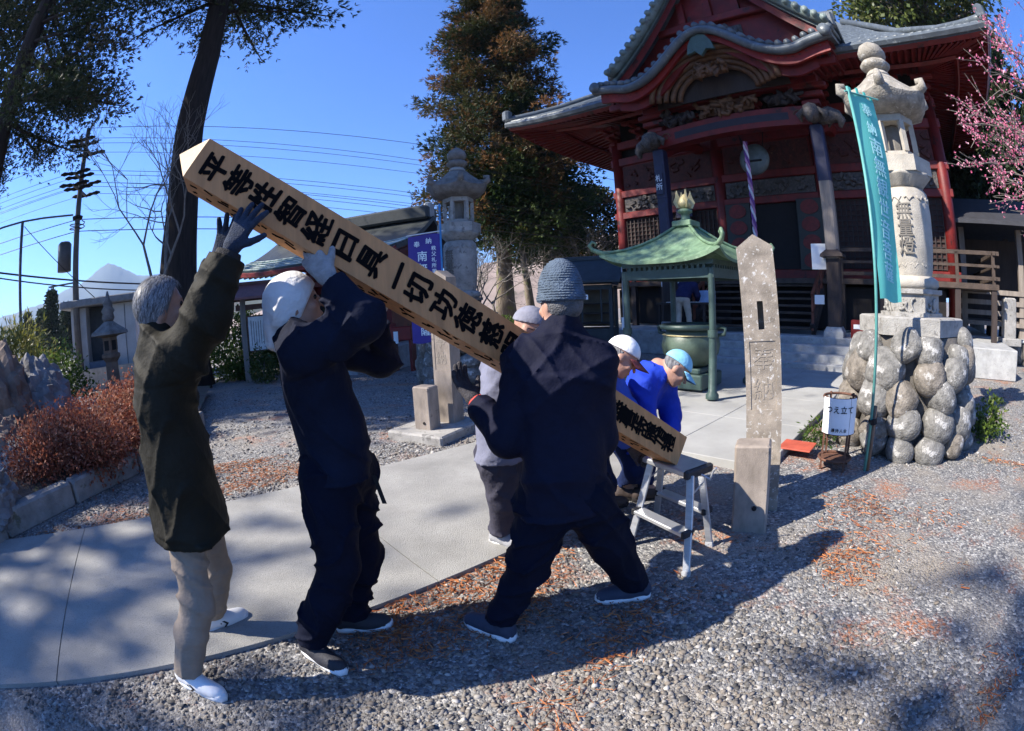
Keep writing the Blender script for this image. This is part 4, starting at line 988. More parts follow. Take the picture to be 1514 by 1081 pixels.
boulder_pedestal('tall pedestal of rounded river boulders beneath the pale stone lantern', LR, 401)
boulder_pedestal('boulder pedestal beneath the weathered stone lantern', LL, 402)

# ================================================================ stone posts that hold the memorial timbers
wood_stone = M('weathered_post_stone', (.265, .225, .18), rough=.95, var=.4, scale=7, bump=.22, bscale=150, spot=((.52, .50, .47), 26, .57))
block_stone = M('weathered_block_stone', (.245, .205, .17), rough=.95, var=.35, scale=4, bump=.2, bscale=140, stretch=(1.5, 1.5, .7), spot=((.15, .125, .105), 5, .60))
def post(label, loc, rz, mat, slab):
    rt = empty('stone_post', loc, rz, label, 'post'); h = 1.93; w, d = .27, .22
    mb = MB(); x, y = w / 2, d / 2; z0 = -.05
    # front face has a slot and a sunk inscription panel: built from strips round the openings
    col = mb
    vs = [(-x, -y, z0), (x, -y, z0), (x, y, z0), (-x, y, z0), (-x, -y, h), (x, -y, h), (x, y, h), (-x, y, h), (0, -y, h + .09), (0, y, h + .09)]
    col.add(vs, [(3, 2, 1, 0), (1, 2, 6, 5), (3, 0, 4, 7), (2, 3, 7, 9, 6), (4, 5, 8), (5, 6, 9, 8), (7, 4, 8, 9)])
    def strip(x0, x1, za, zb, yy=-y): col.add([(x0, yy, za), (x1, yy, za), (x1, yy, zb), (x0, yy, zb)], [(0, 1, 2, 3)])
    s0, s1, sw = 1.35, 1.55, .022; p0, p1, pw = .78, 1.27, .098
    strip(-x, x, s1, h); strip(-x, -sw, s0, s1); strip(sw, x, s0, s1); strip(-x, x, p1, s0); strip(-x, -pw, p0, p1); strip(pw, x, p0, p1); strip(-x, x, z0, p0)
    strip(-pw, pw, p0, p1, -y + .006)
    def jamb(x0, x1, za, zb, dp):
        col.add([(x0, -y, za), (x1, -y, za), (x1, -y, zb), (x0, -y, zb), (x0, -y + dp, za), (x1, -y + dp, za), (x1, -y + dp, zb), (x0, -y + dp, zb)], [(0, 4, 7, 3), (1, 2, 6, 5), (0, 1, 5, 4), (3, 7, 6, 2)])
    jamb(-pw, pw, p0, p1, .006); jamb(-sw, sw, s0, s1, .12); strip(-sw, sw, s0, s1, -y + .12)
    o = col.build('post', mat, rt)
    for k, ch in enumerate('奉納'): text_obj('carved_character', ch, (0, -y + .005, 1.14 - .22 * k), (1, 0, 0), (0, 0, 1), .165, M('carved_post_shadow', (.245, .21, .17), .95), o, depth=.002, bold=.0, brush=.02)
    if slab:
        MB().box((-.05, -.22, .045), (.84, 1.0, .13), bev=.02).build('base_slab', stone_grey, rt)
    bl = MB().box((-.06, -.40, .28), (.255, .21, .70), taper=.98, bev=.014).build('front_block', block_stone, rt)
    MB().lathe([(.018, -.004), (.018, .004)], 10).xform(Matrix.Translation((-.03, -.509, .19)) @ Matrix.Rotation(R(90), 4, 'X')).build('bolt_hole', black_m, bl)
    return rt
_p = post('tall stone post with a slot and carved characters beside the aluminium ladder', (1.87, 3.08, 0), T_RZ + .30, wood_stone, False); _p.rotation_euler = (Matrix.Rotation(R(-3.4), 3, Vector((.53, .85, 0))) @ Matrix.Rotation(T_RZ + .30, 3, 'Z')).to_euler()
post('stone post and block on a slab beside the purple banner', (-.82, 6.05, 0), T_RZ + .36, block_stone, True)

# ================================================================ incense pavilion and burner
pav_green = M('pavilion_copper_green', (.125, .20, .115), rough=.5, var=.35, scale=5, bump=.2, bscale=16, spot=((.19, .275, .17), 4, .57), spec=.5, stretch=(1.6, 1.6, .5))
pav_dark = M('bronze_green_paint', (.045, .075, .065), rough=.45, var=.25, scale=5, bump=.15, bscale=30)
gold_m = M('gilded_finial', (.45, .38, .20), rough=.45, var=.2, scale=20, bump=.3, bscale=60, metal=.3)
pc = T(.70, -4.67); pv = empty('incense_pavilion', pc, T_RZ, 'green copper roofed incense pavilion with curled eave corners', 'pavilion')
PW = .76
for x in (-PW, PW):
    for y in (-PW, PW):
        p = MB().lathe([(.10, .11), (.10, .17), (.062, .22), (.058, 1.0)], 14, (x, y, 0)).lathe([(.075, 1.0), (.075, 1.10)], 14, (x, y, 0)).lathe([(.052, 1.1), (.05, 1.98)], 14, (x, y, 0)).build('post', pav_dark, pv, True, autosmooth=40)
for z, t in ((1.92, .14), (2.08, .07)):
    for s in (-1, 1):
        MB().box((0, s * PW, z), (2 * PW + .1, .06, t)).build('lintel', pav_dark, pv); MB().box((s * PW, 0, z + .002), (.058, 2 * PW - .05, t)).build('lintel', pav_dark, pv)
fz = MB()
for s in (-1, 1):
    for k in range(15): fz.box((-PW + .1 + k * .094, s * PW, 2.005), (.045, .04, .09)); fz.box((s * PW, -PW + .1 + k * .094, 2.005), (.04, .045, .09))
fz.build('openwork_frieze', pav_dark, pv)['kind'] = 'stuff'
def pav_roof(side):
    rot = Matrix.Rotation(R(90) * side, 3, 'Z')
    def fn(u, v):
        E = 1.0; t = 2 * u - 1; x = t * (E * (1 - v) + .10 * v); y = -(E * (1 - v) + .10 * v)
        z = 2.12 + .17 * abs(t) ** 3.5 * (1 - v) ** 2.2 + .62 * (.45 * v + .55 * v ** 1.7)
        k = 1 + .05 * abs(t) ** 4 * (1 - v); return rot @ Vector((x * k, y * k, z))
    return fn
for s in range(4):
    MB().grid(pav_roof(s), 20, 12, thick=.05).build('roof', pav_green, pv, True, autosmooth=45)
    c = pav_roof(s)(0, 0); e = Vector((c.x, c.y, 0)).normalized()
    MB().tube([c - e * .30 + Vector((0, 0, -.06)), c + Vector((0, 0, .02)), c + e * .10 + Vector((0, 0, .06)), c + e * .15 + Vector((0, 0, .13)), c + e * .10 + Vector((0, 0, .19)), c + e * .04 + Vector((0, 0, .16)), c + e * .06 + Vector((0, 0, .12))], [.03, .04, .036, .032, .028, .022, .012], 8).build('curled_eave_corner', pav_green, pv, True)
    MB().tube([pav_roof(s)(0, v) + Vector((0, 0, .015)) for v in (0, .15, .3, .5, .7, 1)], .028, 6).build('hip_roll', pav_green, pv, True)
MB().box((0, 0, 2.77), (.36, .36, .10), bev=.015).build('roof_cap', pav_green, pv)
MB().lathe([(.11, 2.82), (.08, 2.86), (.07, 2.94), (.13, 2.97), (.12, 3.01), (.08, 3.03)], 18).build('finial_base', pav_green, pv, True)
jw = MB().lathe([(.06, 3.02), (.12, 3.08), (.125, 3.14), (.06, 3.23), (.01, 3.28)], 16); jw.build('finial_jewel', gold_m, pv, True)
for k in range(4):
    a = R(90 * k + 45); MB().prism([(-.07, 3.04), (.05, 3.04), (.10, 3.14), (.06, 3.22), (.03, 3.34), (-.01, 3.22), (-.05, 3.28), (-.08, 3.16)], -.012, .012).xform(Matrix.Rotation(a, 4, 'Z') @ Matrix.Translation((.09, 0, 0)) @ Matrix.Rotation(R(90), 4, 'X')).build('flame', gold_m, pv)
ib = empty('incense_burner', pc, T_RZ, 'large round green bronze incense cauldron under the pavilion', 'incense burner')
MB().box((0, 0, .24), (.80, .80, .24), bev=.02).build('base', pav_dark, ib); MB().box((0, 0, .40), (.62, .62, .09), bev=.02).build('base_step', pav_dark, ib)
MB().lathe([(.24, .44), (.36, .52), (.47, .66), (.50, .80), (.47, .94), (.42, 1.0), (.42, 1.05)], 30).build('bowl', M('cauldron_bronze', (.075, .105, .075), .45, .25, 5, .2, 30), ib, True)
MB().lathe([(.44, 1.05), (.52, 1.06), (.53, 1.12), (.48, 1.14), (.46, 1.10)], 30).build('rim', pav_dark, ib, True)
MB().lathe([(.465, .955), (.485, .965), (.465, .975)], 30, lobes=20, la=.02).build('band', gold_m, ib, True)
MB().lathe([(.45, 1.095), (.2, 1.11)], 24).build('ash', M('incense_ash', (.35, .33, .31), .95), ib)
for s in (-1, 1): MB().tube([(s * .46, 0, .96), (s * .62, 0, .98), (s * .64, 0, 1.08), (s * .54, 0, 1.10)], .03, 8).build('handle', pav_dark, ib, True)

# ================================================================ dark votive candle house
cw = M('candle_house_black_green', (.022, .028, .032), rough=.5, var=.3, scale=6, bump=.2, bscale=30)
cp = at(880, 470, 12.6); ch = empty('candle_house', flat(cp), T_RZ + .45, 'dark wooden candle house with gabled roof behind the bobble-hatted man', 'votive house')
for x in (-.5, .5):
    for y in (-.34, .34): MB().box((x, y, .95), (.09, .09, 1.9)).build('post', cw, ch)
MB().box((0, 0, .55), (1.08, .76, .55)).build('lower_case', cw, ch)
MB().box((0, .30, 1.35), (.96, .04, 1.0)).build('back_panel', M('candle_house_inside', (.10, .075, .05), .7), ch)
for z in (.95, 1.2, 1.45): MB().box((0, 0, z), (.92, .5, .03)).build('shelf', dark_wood, ch)
MB().box((0, -.34, 1.86), (1.06, .07, .12)).build('lintel', cw, ch)
for k in (-1, 1): MB().box((k * .25, -.345, 1.4), (.04, .03, .85)).build('glazing_bar', cw, ch)
for s in (-1, 1):
    MB().grid(lambda u, v: (-.82 + 1.64 * u, s * (.04 + .70 * v), 2.58 - .66 * v + .10 * v * v), 4, 6, thick=.05).build('roof', cw, ch)
MB().box((0, 0, 2.62), (1.55, .12, .12), bev=.02).build('ridge', cw, ch)
for s in (-1, 1): MB().add([(s * .56, -.5, 1.92), (s * .56, .5, 1.92), (s * .56, 0, 2.5)], [(0, 1, 2) if s > 0 else (2, 1, 0)]).build('gable_board', cw, ch)
pl = empty('lamp_post', flat(at(922, 470, 12.0)), 0, 'thin grey metal post with a small white tag by the candle house', 'post')
MB().tube([(0, 0, 0), (0, 0, 2.35)], .022, 8).build('pole', M('grey_pole_metal', (.25, .25, .26), .4, metal=.6), pl); MB().box((0, -.03, .95), (.12, .02, .3)).build('tag_plate', white_sign, pl)
MB().lathe([(.02, 2.35), (.06, 2.38), (.06, 2.46), (.02, 2.5)], 10).build('cap', M('grey_pole_metal', (.25, .25, .26)), pl)

# ================================================================ banners
teal = leaf_mat('teal_banner_cloth', [(.17, .68, .62), (.17, .68, .62)], .8, .55)
purple = M('purple_banner_cloth', (.055, .04, .22), rough=.8, var=.12, scale=3, bump=.15, bscale=60)
def cloth_sheet(w, h, amp, seed, top=0.0, drift=0.0):
    g = G(seed); p1, p2 = g.uniform(0, 6, 2)
    def fn(u, v): return Vector((w * u + drift * v * v, amp * (.3 + v) * math.sin(5.5 * u + p1 + v * 2.2) + .6 * amp * math.sin(9 * v + p2), top - h * v + .02 * math.sin(5 * u + v)))
    return fn
tb = gnd(1282, 702); tt = at(1252, 128, 4.62); tb = Vector((tb.x, tb.y, 0)); tb = at(1279, 690, 4.62); tb.z = 0
bp_ = M('teal_pole_paint', (.10, .30, .27), .4, .15, bump=.1)
bn = empty('teal_banner', tb, 0, 'teal vertical banner with white characters on a teal pole', 'banner'); ln_ = (tt - tb)
MB().tube([(0, 0, -.05), ln_], .016, 8).build('pole', bp_, bn, True)
MB().tube([(0.03, -.01, -.02), (0.035, -.01, .62)], .02, 8).build('ground_stake', M('rusty_steel', (.14, .09, .06), .8, .4), bn, True)
MB().tube([(0.03, -.005, .45), (0.02, 0, .50)], .045, 8).build('wire_tie', black_m, bn)
tdir = Vector((.99, .02, 0)).normalized(); f = cloth_sheet(.36, 1.98, .026, 5)
hd = ln_ + Vector((0, 0, -.06)); MB().tube([hd - tdir * .05, hd + tdir * .45 + Vector((0, 0, .03))], .010, 6).build('crossbar', bp_, bn)
tn = Vector((tdir.y, -tdir.x, 0))
def tpos(u, v): p = f(u, v); axis = ln_ * (1 - (.05 + p.z * -1) / ln_.length); return axis + tdir * (p.x + .02) + tn * p.y
MB().grid(tpos, 10, 40).build('cloth', teal, bn, True)
for k in range(4): MB().box(tpos(.08 + .28 * k, .0) + Vector((0, 0, .025)), (.03, .012, .06)).build('loop', teal, bn)
wm = M('white_print', (.72, .80, .80), .7, .05, bump=0)
for k, chs in enumerate('奉納南無観世音菩薩'):
    v = .09 + k * .098; c = tpos(.52, v); x = (tpos(.8, v) - tpos(.2, v)).normalized(); y = (tpos(.5, v - .04) - tpos(.5, v + .04)).normalized()
    text_obj('printed_character', chs, c - x.cross(y).normalized() * -.008, x, y, .19 if k > 1 else .14, M('pale_teal_print', (.42, .74, .72), .7, .05, bump=0), bn, depth=.001, bold=.01)
# purple banner beside the old stone lantern
ub = flat(at(664, 560, 8.3)); un = empty('purple_banner', ub, 0, 'purple votive banner with white characters beside the stone post', 'banner')
MB().tube([(0, 0, 0), (-.02, 0, 3.35)], .018, 8).build('pole', M('blue_pole_paint', (.06, .22, .42), .4), un, True)
MB().tube([(.03, 0, 2.87), (-.62, 0, 2.82)], .010, 6).build('crossbar', M('white_bar', (.7, .7, .7), .5), un)
f2 = cloth_sheet(-.56, 1.85, .02, 9, 2.82); MB().grid(lambda u, v: f2(u, v) + Vector((-.03, 0, 0)), 10, 30).build('cloth', purple, un, True)
def ucol(chs, u, z0, sz, dz):
    for k, c in enumerate(chs):
        v = (2.82 - z0 + k * dz) / 1.85; text_obj('printed_character', c, f2(u, v) + Vector((-.03, -.03, 0)), (1, 0, 0), (0, 0, 1), sz, wm, un, depth=.001, bold=.012)
ucol('奉', .72, 2.66, .11, .2); ucol('納', .35, 2.68, .11, .2); ucol('南無観世音菩薩', .56, 2.43, .185, .21); ucol('秩父札所第七番', .2, 2.55, .085, .10)
MB().grid(lambda u, v: f2(1.02 + .05 * u, .42 + .3 * v) + Vector((-.06 - .05 * math.sin(v * 7), -.01, 0)), 2, 8).build('tape', wm, un)
# ================================================================ walking-stick stand
ws = gnd(1232, 690); sk = empty('stick_stand', flat(ws), T_RZ + .2, 'round rusty stick stand with a curved white sign', 'stand'); rust = M('rusty_bar', (.11, .05, .03), .8, .45, 12, .5, 60)
for z in (.10, .36, .68): MB().tube([(.17 * math.cos(t), .17 * math.sin(t), z) for t in [i * math.pi / 12 for i in range(25)]], .013, 6, False).build('hoop', rust, sk, True)
for k in range(4): a = R(90 * k + 35); MB().beam((.17 * math.cos(a), .17 * math.sin(a), -.02), (.17 * math.cos(a), .17 * math.sin(a), .70), .022, .022).build('upright', rust, sk)
MB().lathe([(.17, .09), (.02, .10)], 16).build('tray', rust, sk)
def curv(u, z, r_=.184): a = R(-90 - 64 + 128 * u); return Vector((r_ * math.cos(a), r_ * math.sin(a), z))
cs_ = MB().grid(lambda u, v: curv(u, .36 + .33 * v), 12, 1); cs_.grid(lambda u, v: curv(1 - u, .36 + .33 * v, .181), 12, 1); sg = cs_.build('sign', white_sign, sk, True)
for k, c in enumerate('つえ立て'):
    u = .23 + .18 * k; p = curv(u, .585, .187); xx = (curv(u + .02, 0) - curv(u - .02, 0)).normalized(); text_obj('sign_character', c, p, xx, (0, 0, 1), .072, ink, sg, depth=.001, bold=.012)
for k, c in enumerate('護持人会'):
    u = .36 + .10 * k; p = curv(u, .40, .187); xx = (curv(u + .02, 0) - curv(u - .02, 0)).normalized(); text_obj('sign_character', c, p, xx, (0, 0, 1), .036, ink, sg, depth=.001, bold=.012)
rd = gnd(1178, 672); rb_ = empty('red_board', (rd.x, rd.y, .086), T_RZ, 'flat red painted board lying on the edge of the paving', 'board')
MB().box((0, 0, .008), (.36, .32, .016), bev=.003).build('panel', M('red_board_paint', (.42, .085, .05), .6, .2), rb_)
# ================================================================ step ladder
alu = M('brushed_aluminium', (.62, .63, .64), rough=.38, var=.12, scale=8, bump=.08, bscale=60, metal=.75, stretch=(1, 1, 6))
blackp = M('black_plastic', (.02, .02, .022), .5, .2)
F1, F2, B2 = gnd(930, 806), gnd(1014, 853), gnd(1049, 807); B1 = F1 + (B2 - F2); LH = .575
top1, top2 = (F1 + B1) / 2, (F2 + B2) / 2; lc = (F1 + B1 + F2 + B2) / 4; ax = (F2 - F1).normalized()
ladder = empty('step_ladder', flat(lc), 0, 'small aluminium step ladder with two steps and black corners', 'ladder')
def lp(v): return Vector((v.x - lc.x, v.y - lc.y, v.z))
hx = .17; side = ax; dep = (B2 - F2).normalized(); tw = .115
tops = {}
for nm, ft, s1, s2 in (('a', F1, -1, -1), ('b', F2, 1, -1), ('c', B2, 1, 1), ('d', B1, -1, 1)):
    tp = lc + side * hx * s1 + dep * tw * .75 * s2 + Vector((0, 0, LH)); tops[nm] = tp
    lg = MB().beam(lp(ft), lp(tp), .045, .022, up=dep, bev=.003).build('leg', alu, ladder); MB().beam(lp(ft) + Vector((0, 0, -.005)), lp(ft.lerp(tp, .06)), .05, .027, up=dep).build('rubber_foot', M('grey_rubber', (.35, .35, .35), .7), lg)
ang = math.atan2(side.y, side.x)
MB().box(lp(lc + Vector((0, 0, LH + .01))), (2 * hx + .03, 2 * tw, .035), ang, bev=.006).build('top_step', alu, ladder)
for s in (-1, 1): MB().box(lp(lc + side * (hx + .025) * s + Vector((0, 0, LH + .005))), (.04, 2 * tw + .012, .055), ang, bev=.01).build('corner_cap', blackp, ladder)
for (p, q, sg_) in (('a', 'b', -1), ('d', 'c', 1)):
    fp, fq = (F1, F2) if p == 'a' else (B1, B2); m1, m2 = fp.lerp(tops[p], .45), fq.lerp(tops[q], .45)
    MB().box(lp((m1 + m2) / 2 + dep * .02 * sg_), ((m2 - m1).length + .02, .085, .028), ang, bev=.005).build('rung', alu, ladder)
    for mm in (m1, m2): MB().box(lp(mm + dep * .02 * sg_), (.03, .09, .045), ang, bev=.006).build('rung_cap', blackp, ladder)
MB().tube([lp(tops['a'].lerp(F1, .2)), lp(tops['d'].lerp(B1, .2))], .006, 5).build('spreader', alu, ladder); MB().tube([lp(tops['b'].lerp(F2, .2)), lp(tops['c'].lerp(B2, .2))], .006, 5).build('spreader', alu, ladder)
hk = lp(lc + side * (hx + .05) + Vector((0, 0, LH - .01))); MB().tube([hk, hk + side * .07 + Vector((0, 0, -.01)), hk + side * .09 + Vector((0, 0, .05)), hk + side * .11 + Vector((0, 0, .07))], .007, 5).build('latch', alu, ladder)

# ================================================================ left side: kerb, rocks, hut, notice board, lantern, poles
kerb = empty('garden_kerb'); tag(kerb, kind='structure'); kb = [gnd(-60, 850), gnd(10, 800), gnd(110, 748), gnd(205, 700), gnd(262, 660), gnd(300, 632)]
kerb_m = M('kerb_stone', (.25, .235, .215), .9, .3, 5, .6, 40, spot=((.13, .125, .09), 4, .58))
for a, b in zip(kb[:-1], kb[1:]):
    n = max(1, round((b - a).length / .95))
    for i in range(n):
        p, q = a.lerp(b, (i + .012) / n), a.lerp(b, (i + .988) / n); MB().beam((p.x - .08, p.y + .05, .12), (q.x - .08, q.y + .05, .12), .20, .27, bev=.025).build('kerb_stone', kerb_m, kerb)
soil = MB(); cen = Vector((-9.5, 4.6, 0)); bd = [Vector((p.x - .15, p.y + .12, 0)) for p in kb] + [Vector((-7.0, 9.5, 0)), Vector((-12, 9.0, 0)), Vector((-13, 3, 0)), Vector((-9, .5, 0))]
soil.add([cen + Vector((0, 0, .45))] + [p.lerp(cen, .35) + Vector((0, 0, .34)) for p in bd] + [p + Vector((0, 0, .20)) for p in bd], [(0, 1 + i, 1 + (i + 1) % len(bd)) for i in range(len(bd))] + [(1 + i, 1 + len(bd) + i, 1 + len(bd) + (i + 1) % len(bd), 1 + (i + 1) % len(bd)) for i in range(len(bd))])
for f_i, f_ in enumerate(soil.f): soil.f[f_i] = tuple(reversed(f_))
tag(soil.build('garden_ground', M('garden_soil', (.10, .075, .055), .95, .35, 6, .8, 40, spot=((.06, .075, .025), 3, .56)), None, True), kind='structure')
rock_grey = M('craggy_grey_rock', (.17, .165, .165), .95, .4, 3, 1.0, 14, spot=((.36, .35, .33), 6, .60))
rock_brown = M('craggy_brown_rock', (.18, .13, .10), .95, .4, 3, 1.0, 14, spot=((.34, .31, .28), 6, .62))
def crag(label, c, s, seed, mat, rot=0):
    g = G(seed); W = g.normal(size=(14, 3)) * np.array([3.2] * 3); ph = g.uniform(0, 6, 14); n, m = 44, 28; vs, fs = [], []
    for j in range(m + 1):
        th = math.pi * j / m
        for i in range(n):
            a = 2 * math.pi * i / n; v = np.array([math.sin(th) * math.cos(a), math.sin(th) * math.sin(a), math.cos(th)])
            k = 1 + sum(.10 / (1 + q * .12) * abs(math.sin(v @ W[q] * (.6 + q * .22) + ph[q])) for q in range(14)) - .42
            k = 1 + (k - 1) * 1.15; vs.append(v * k * np.array(s))
    for j in range(m):
        for i in range(n): fs.append((j * n + i, (j + 1) * n + i, (j + 1) * n + (i + 1) % n, j * n + (i + 1) % n))
    o = mesh_obj('garden_rock', vs, fs, mat, None, False, c); o.rotation_euler = (0, 0, rot); tag(o, label, 'rock'); return o
def bed(px, py, d, z): p = at(px, py, d); return (p.x, p.y, z)
crag('tall craggy grey rock leaning at the back of the garden', bed(48, 560, 8.6, .62), (.75, .6, .78), 501, rock_grey)
crag('dark brown rock mass at the edge of the garden', bed(-10, 560, 8.2, .65), (.8, .6, .95), 502, rock_brown)
crag('low flat grey rock behind the red azaleas', bed(112, 575, 9.0, .40), (.62, .45, .26), 503, rock_grey)
crag('pale low rock beside the azaleas', bed(22, 640, 6.6, .32), (.5, .36, .26), 504, rock_grey)
crag('small brown rock below the craggy rock', bed(-5, 615, 7.0, .40), (.5, .45, .40), 505, rock_brown)
crag('grey rock lying half behind the kerb', bed(-20, 730, 5.2, .30), (.36, .34, .32), 506, rock_grey)
# hut
hut_wall = M('grey_render', (.52, .51, .49), .9, .12, 2, .3, 60); hut_dark = M('hut_trim', (.12, .12, .13), .7)
hp = at(155, 560, 19.0); hut = empty('garden_hut', flat(at(168, 560, 19.0)), R(38), 'low grey flat-roofed hut with a dark open doorway', 'hut')
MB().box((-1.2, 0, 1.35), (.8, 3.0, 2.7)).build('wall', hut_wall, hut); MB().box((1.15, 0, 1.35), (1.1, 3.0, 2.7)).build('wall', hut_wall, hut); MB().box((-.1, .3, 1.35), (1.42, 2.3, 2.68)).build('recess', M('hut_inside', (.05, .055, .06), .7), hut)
hut.scale = (.78, 1, 1)
MB().box((0, -.1, 2.84), (4.1, 3.7, .24), bev=.03).build('roof', M('hut_roof', (.22, .23, .24), .7), hut)
for k in (0, 3): MB().box((-1.2 + .8 * k, -1.505, 1.35), (.03, .02, 2.6)).build('wall_panel_seam', hut_dark, hut)
MB().box((-.1, -1.45, .45), (1.3, .5, .9)).build('bench', M('blue_grey_bench', (.10, .14, .20), .7), hut)
MB().box((0, -1.9, .35), (3.8, .16, .7)).build('low_wall', M('pale_low_wall', (.45, .40, .33), .9), hut)
# small garden lantern
gl = empty('garden_lantern', (*at(168, 560, 11.0).to_2d(), .1), R(20), 'small dark stone garden lantern before the grey hut', 'lantern'); gm_ = M('brown_lantern_stone', (.15, .105, .075), .9, .3, 6, .5, 40)
MB().lathe([(.34, .3), (.34, .45), (.22, .5), (.18, .62), (.17, 1.0), (.26, 1.1)], 6).build('pedestal', gm_, gl); MB().lathe([(.26, 1.1), (.26, 1.16), (.20, 1.18), (.20, 1.5), (.24, 1.52)], 6).build('light_box', gm_, gl)
for k in range(3): a = R(60 * k + 270); MB().box((.176 * math.cos(a), .176 * math.sin(a), 1.34), (.012, .12, .2), a).build('window', black_m, gl)
MB().lathe([(.22, 1.52), (.52, 1.56), (.50, 1.62), (.26, 1.75), (.12, 1.84)], 6).build('roof', stone_dark, gl); MB().lathe([(.12, 1.84), (.16, 1.9), (.13, 2.0), (.17, 2.05), (.10, 2.15), (.13, 2.2), (.06, 2.3), (.02, 2.46)], 14).build('finial', stone_dark, gl, True)
# roofed notice board
nb = at(405, 540, 13.2); nbd = empty('notice_board', flat(nb), R(28), 'roofed wooden notice board with a white text panel', 'notice board'); brn = M('notice_brown', (.10, .045, .032), .7, .25)
for x in (-.75, .75): MB().box((x, 0, 1.1), (.15, .15, 2.2)).build('post', brn if x > 0 else grey_wood, nbd)
MB().box((0, 0, 1.95), (1.9, .12, .14)).build('beam', brn, nbd); MB().box((0, -.02, 1.25), (1.32, .05, .95)).build('frame', brn, nbd); pn = MB().box((0, -.055, 1.25), (1.24, .02, .88)).build('text_panel', M('notice_paper', (.60, .59, .55), .8), nbd)
tx = MB()
for k in range(17): tx.box((-.54 + .067 * k, -.068, 1.27 + .03 * math.sin(k * 2.3)), (.014, .004, .66 - .1 * abs(math.sin(k * 1.7))))
tx.build('text_columns', ink, pn)['kind'] = 'stuff'
for s in (-1, 1): MB().grid(lambda u, v: (-1.2 + 2.4 * u, s * .62 * v, 2.56 - .36 * v), 6, 3, thick=.06).build('roof', M('maroon_sheet_roof', (.16, .06, .055), .5, .2), nbd)
MB().box((0, 0, 2.58), (2.4, .12, .08)).build('ridge', brn, nbd)
# far small hall behind the timber
sh = T(-14.5, .5); sh = at(520, 500, 15.6); hall = empty('small_red_hall', flat(sh), R(-14), 'small red hall with green copper roof behind the carried timber', 'hall'); gr_ = M('green_sheet_roof', (.075, .125, .10), .45, .15, 3, .15, 20); dkr = M('hall_dark_ridge', (.03, .035, .035), .5)
hw, hd_ = 2.3, 1.8
MB().box((0, .4, 1.75), (2 * hw - .8, 2.6, 2.3)).build('wall', red, hall); MB().box((0, 0, .3), (2 * hw + .6, 3.8, .6)).build('platform', platform_m, hall)
for i in range(3): MB().box((.6, -2.05 - .3 * (2 - i), .1 * (i + 1)), (2.6, .32, .2 * (i + 1))).build('step', platform_m, hall)
for x in (-hw + .3, -.7, .7, hw - .3): MB().box((x, -1.0, 1.75), (.2, .2, 2.3)).build('pillar', red, hall)
for z in (1.1, 2.5, 2.8): MB().box((0, -1.0, z), (2 * hw - .2, .18, .16)).build('tie_beam', red, hall)
MB().box((.2, -.95, 1.6), (1.3, .1, 1.2)).build('doorway', black_m, hall)
def hroof(s):
    return lambda u, v: Vector((-3.0 + 6.0 * u, .1 + s * 2.5 * (1 - v), 3.02 + 1.25 * (.55 * v + .45 * v * v) + .18 * abs(2 * u - 1) ** 4 * (1 - v)))
for s in (-1, 1):
    MB().grid(hroof(s), 16, 8, thick=.14).build('roof', dkr, hall, True, autosmooth=40)
    MB().grid(lambda u, v: hroof(s)(u, v * .42) + Vector((0, 0, .015)), 16, 4).build('lower_roof', gr_, hall, True)
    for k in range(5): MB().tube([hroof(s)(i / 12, (k + .5) / 12) + Vector((0, 0, .022)) for i in range(13)], .02, 4).build('roof_seam', M('pale_roof_seam', (.40, .45, .42), .5), hall)
    MB().tube([hroof(s)(i / 16, .0) - Vector((0, 0, .12)) for i in range(17)], .09, 5).build('fascia', red_bright, hall)
    for k in range(26): MB().beam(hroof(s)((k + .5) / 26, .02) - Vector((0, 0, .22)), hroof(s)((k + .5) / 26, .5) - Vector((0, 0, .34)), .06, .07).build('rafter', red, hall)
MB().box((0, .1, 4.36), (5.9, .75, .42), bev=.06).build('ridge', dkr, hall)
for s in (-1, 1): MB().box((s * 2.86, .1, 4.44), (.2, .42, .5), bev=.05).build('ridge_end_tile', M('pale_ridge_tile', (.4, .4, .38), .7), hall); MB().add([(s * 2.2, -1.6, 3.1), (s * 2.2, 1.8, 3.1), (s * 2.2, .1, 4.2)], [(0, 1, 2)]).build('gable_board', red, hall)
sb = empty('offering_stand', flat(at(597, 520, 12.3)), R(-10), 'small red stand with white paper streamers before the small hall', 'stand')
MB().box((0, 0, .95), (.62, .4, .34), bev=.02).build('box', red_bright, sb); MB().box((-.1, -.21, .86), (.12, .02, .3)).build('paper_streamer', white_sign, sb)
for x in (-.25, .25): MB().box((x, 0, .4), (.07, .3, .8)).build('leg', red, sb)
# --- utility pole, street lamp, wires
pole_m = M('concrete_pole', (.12, .115, .11), .8, .2); wire_m = M('black_cable', (.012, .012, .013), .6, .1, bump=0)
UP = at(112, 430, 17.5); UP = Vector((UP.x, UP.y, 0)); uh = at(130, 190, 17.5).z
up = empty('utility_pole', UP, 0, 'tall dark utility pole with insulators and transformer', 'utility pole')
MB().tube([(0, 0, 0), (0, 0, uh)], [.15, .09], 10).build('pole', pole_m, up, True); wd = Vector((.85, .52, 0)).normalized(); cd_ = Vector((-wd.y, wd.x, 0))
arms = [uh - .75, uh - 1.9, uh - 2.3]
for z in arms:
    MB().beam(-cd_ * .85 + Vector((0, 0, z)), cd_ * .85 + Vector((0, 0, z)), .07, .07).build('crossarm', pole_m, up)
    for o in (-.75, -.25, .75):
        for s in (-1, 1):
            MB().tube([cd_ * o + Vector((0, 0, z)) + wd * s * q + Vector((0, 0, .05 * math.sin(q * 3))) for q in (.04, .16, .30, .46, .62)], [.05, .075, .05, .08, .03], 7).build('insulator', black_m, up, True)
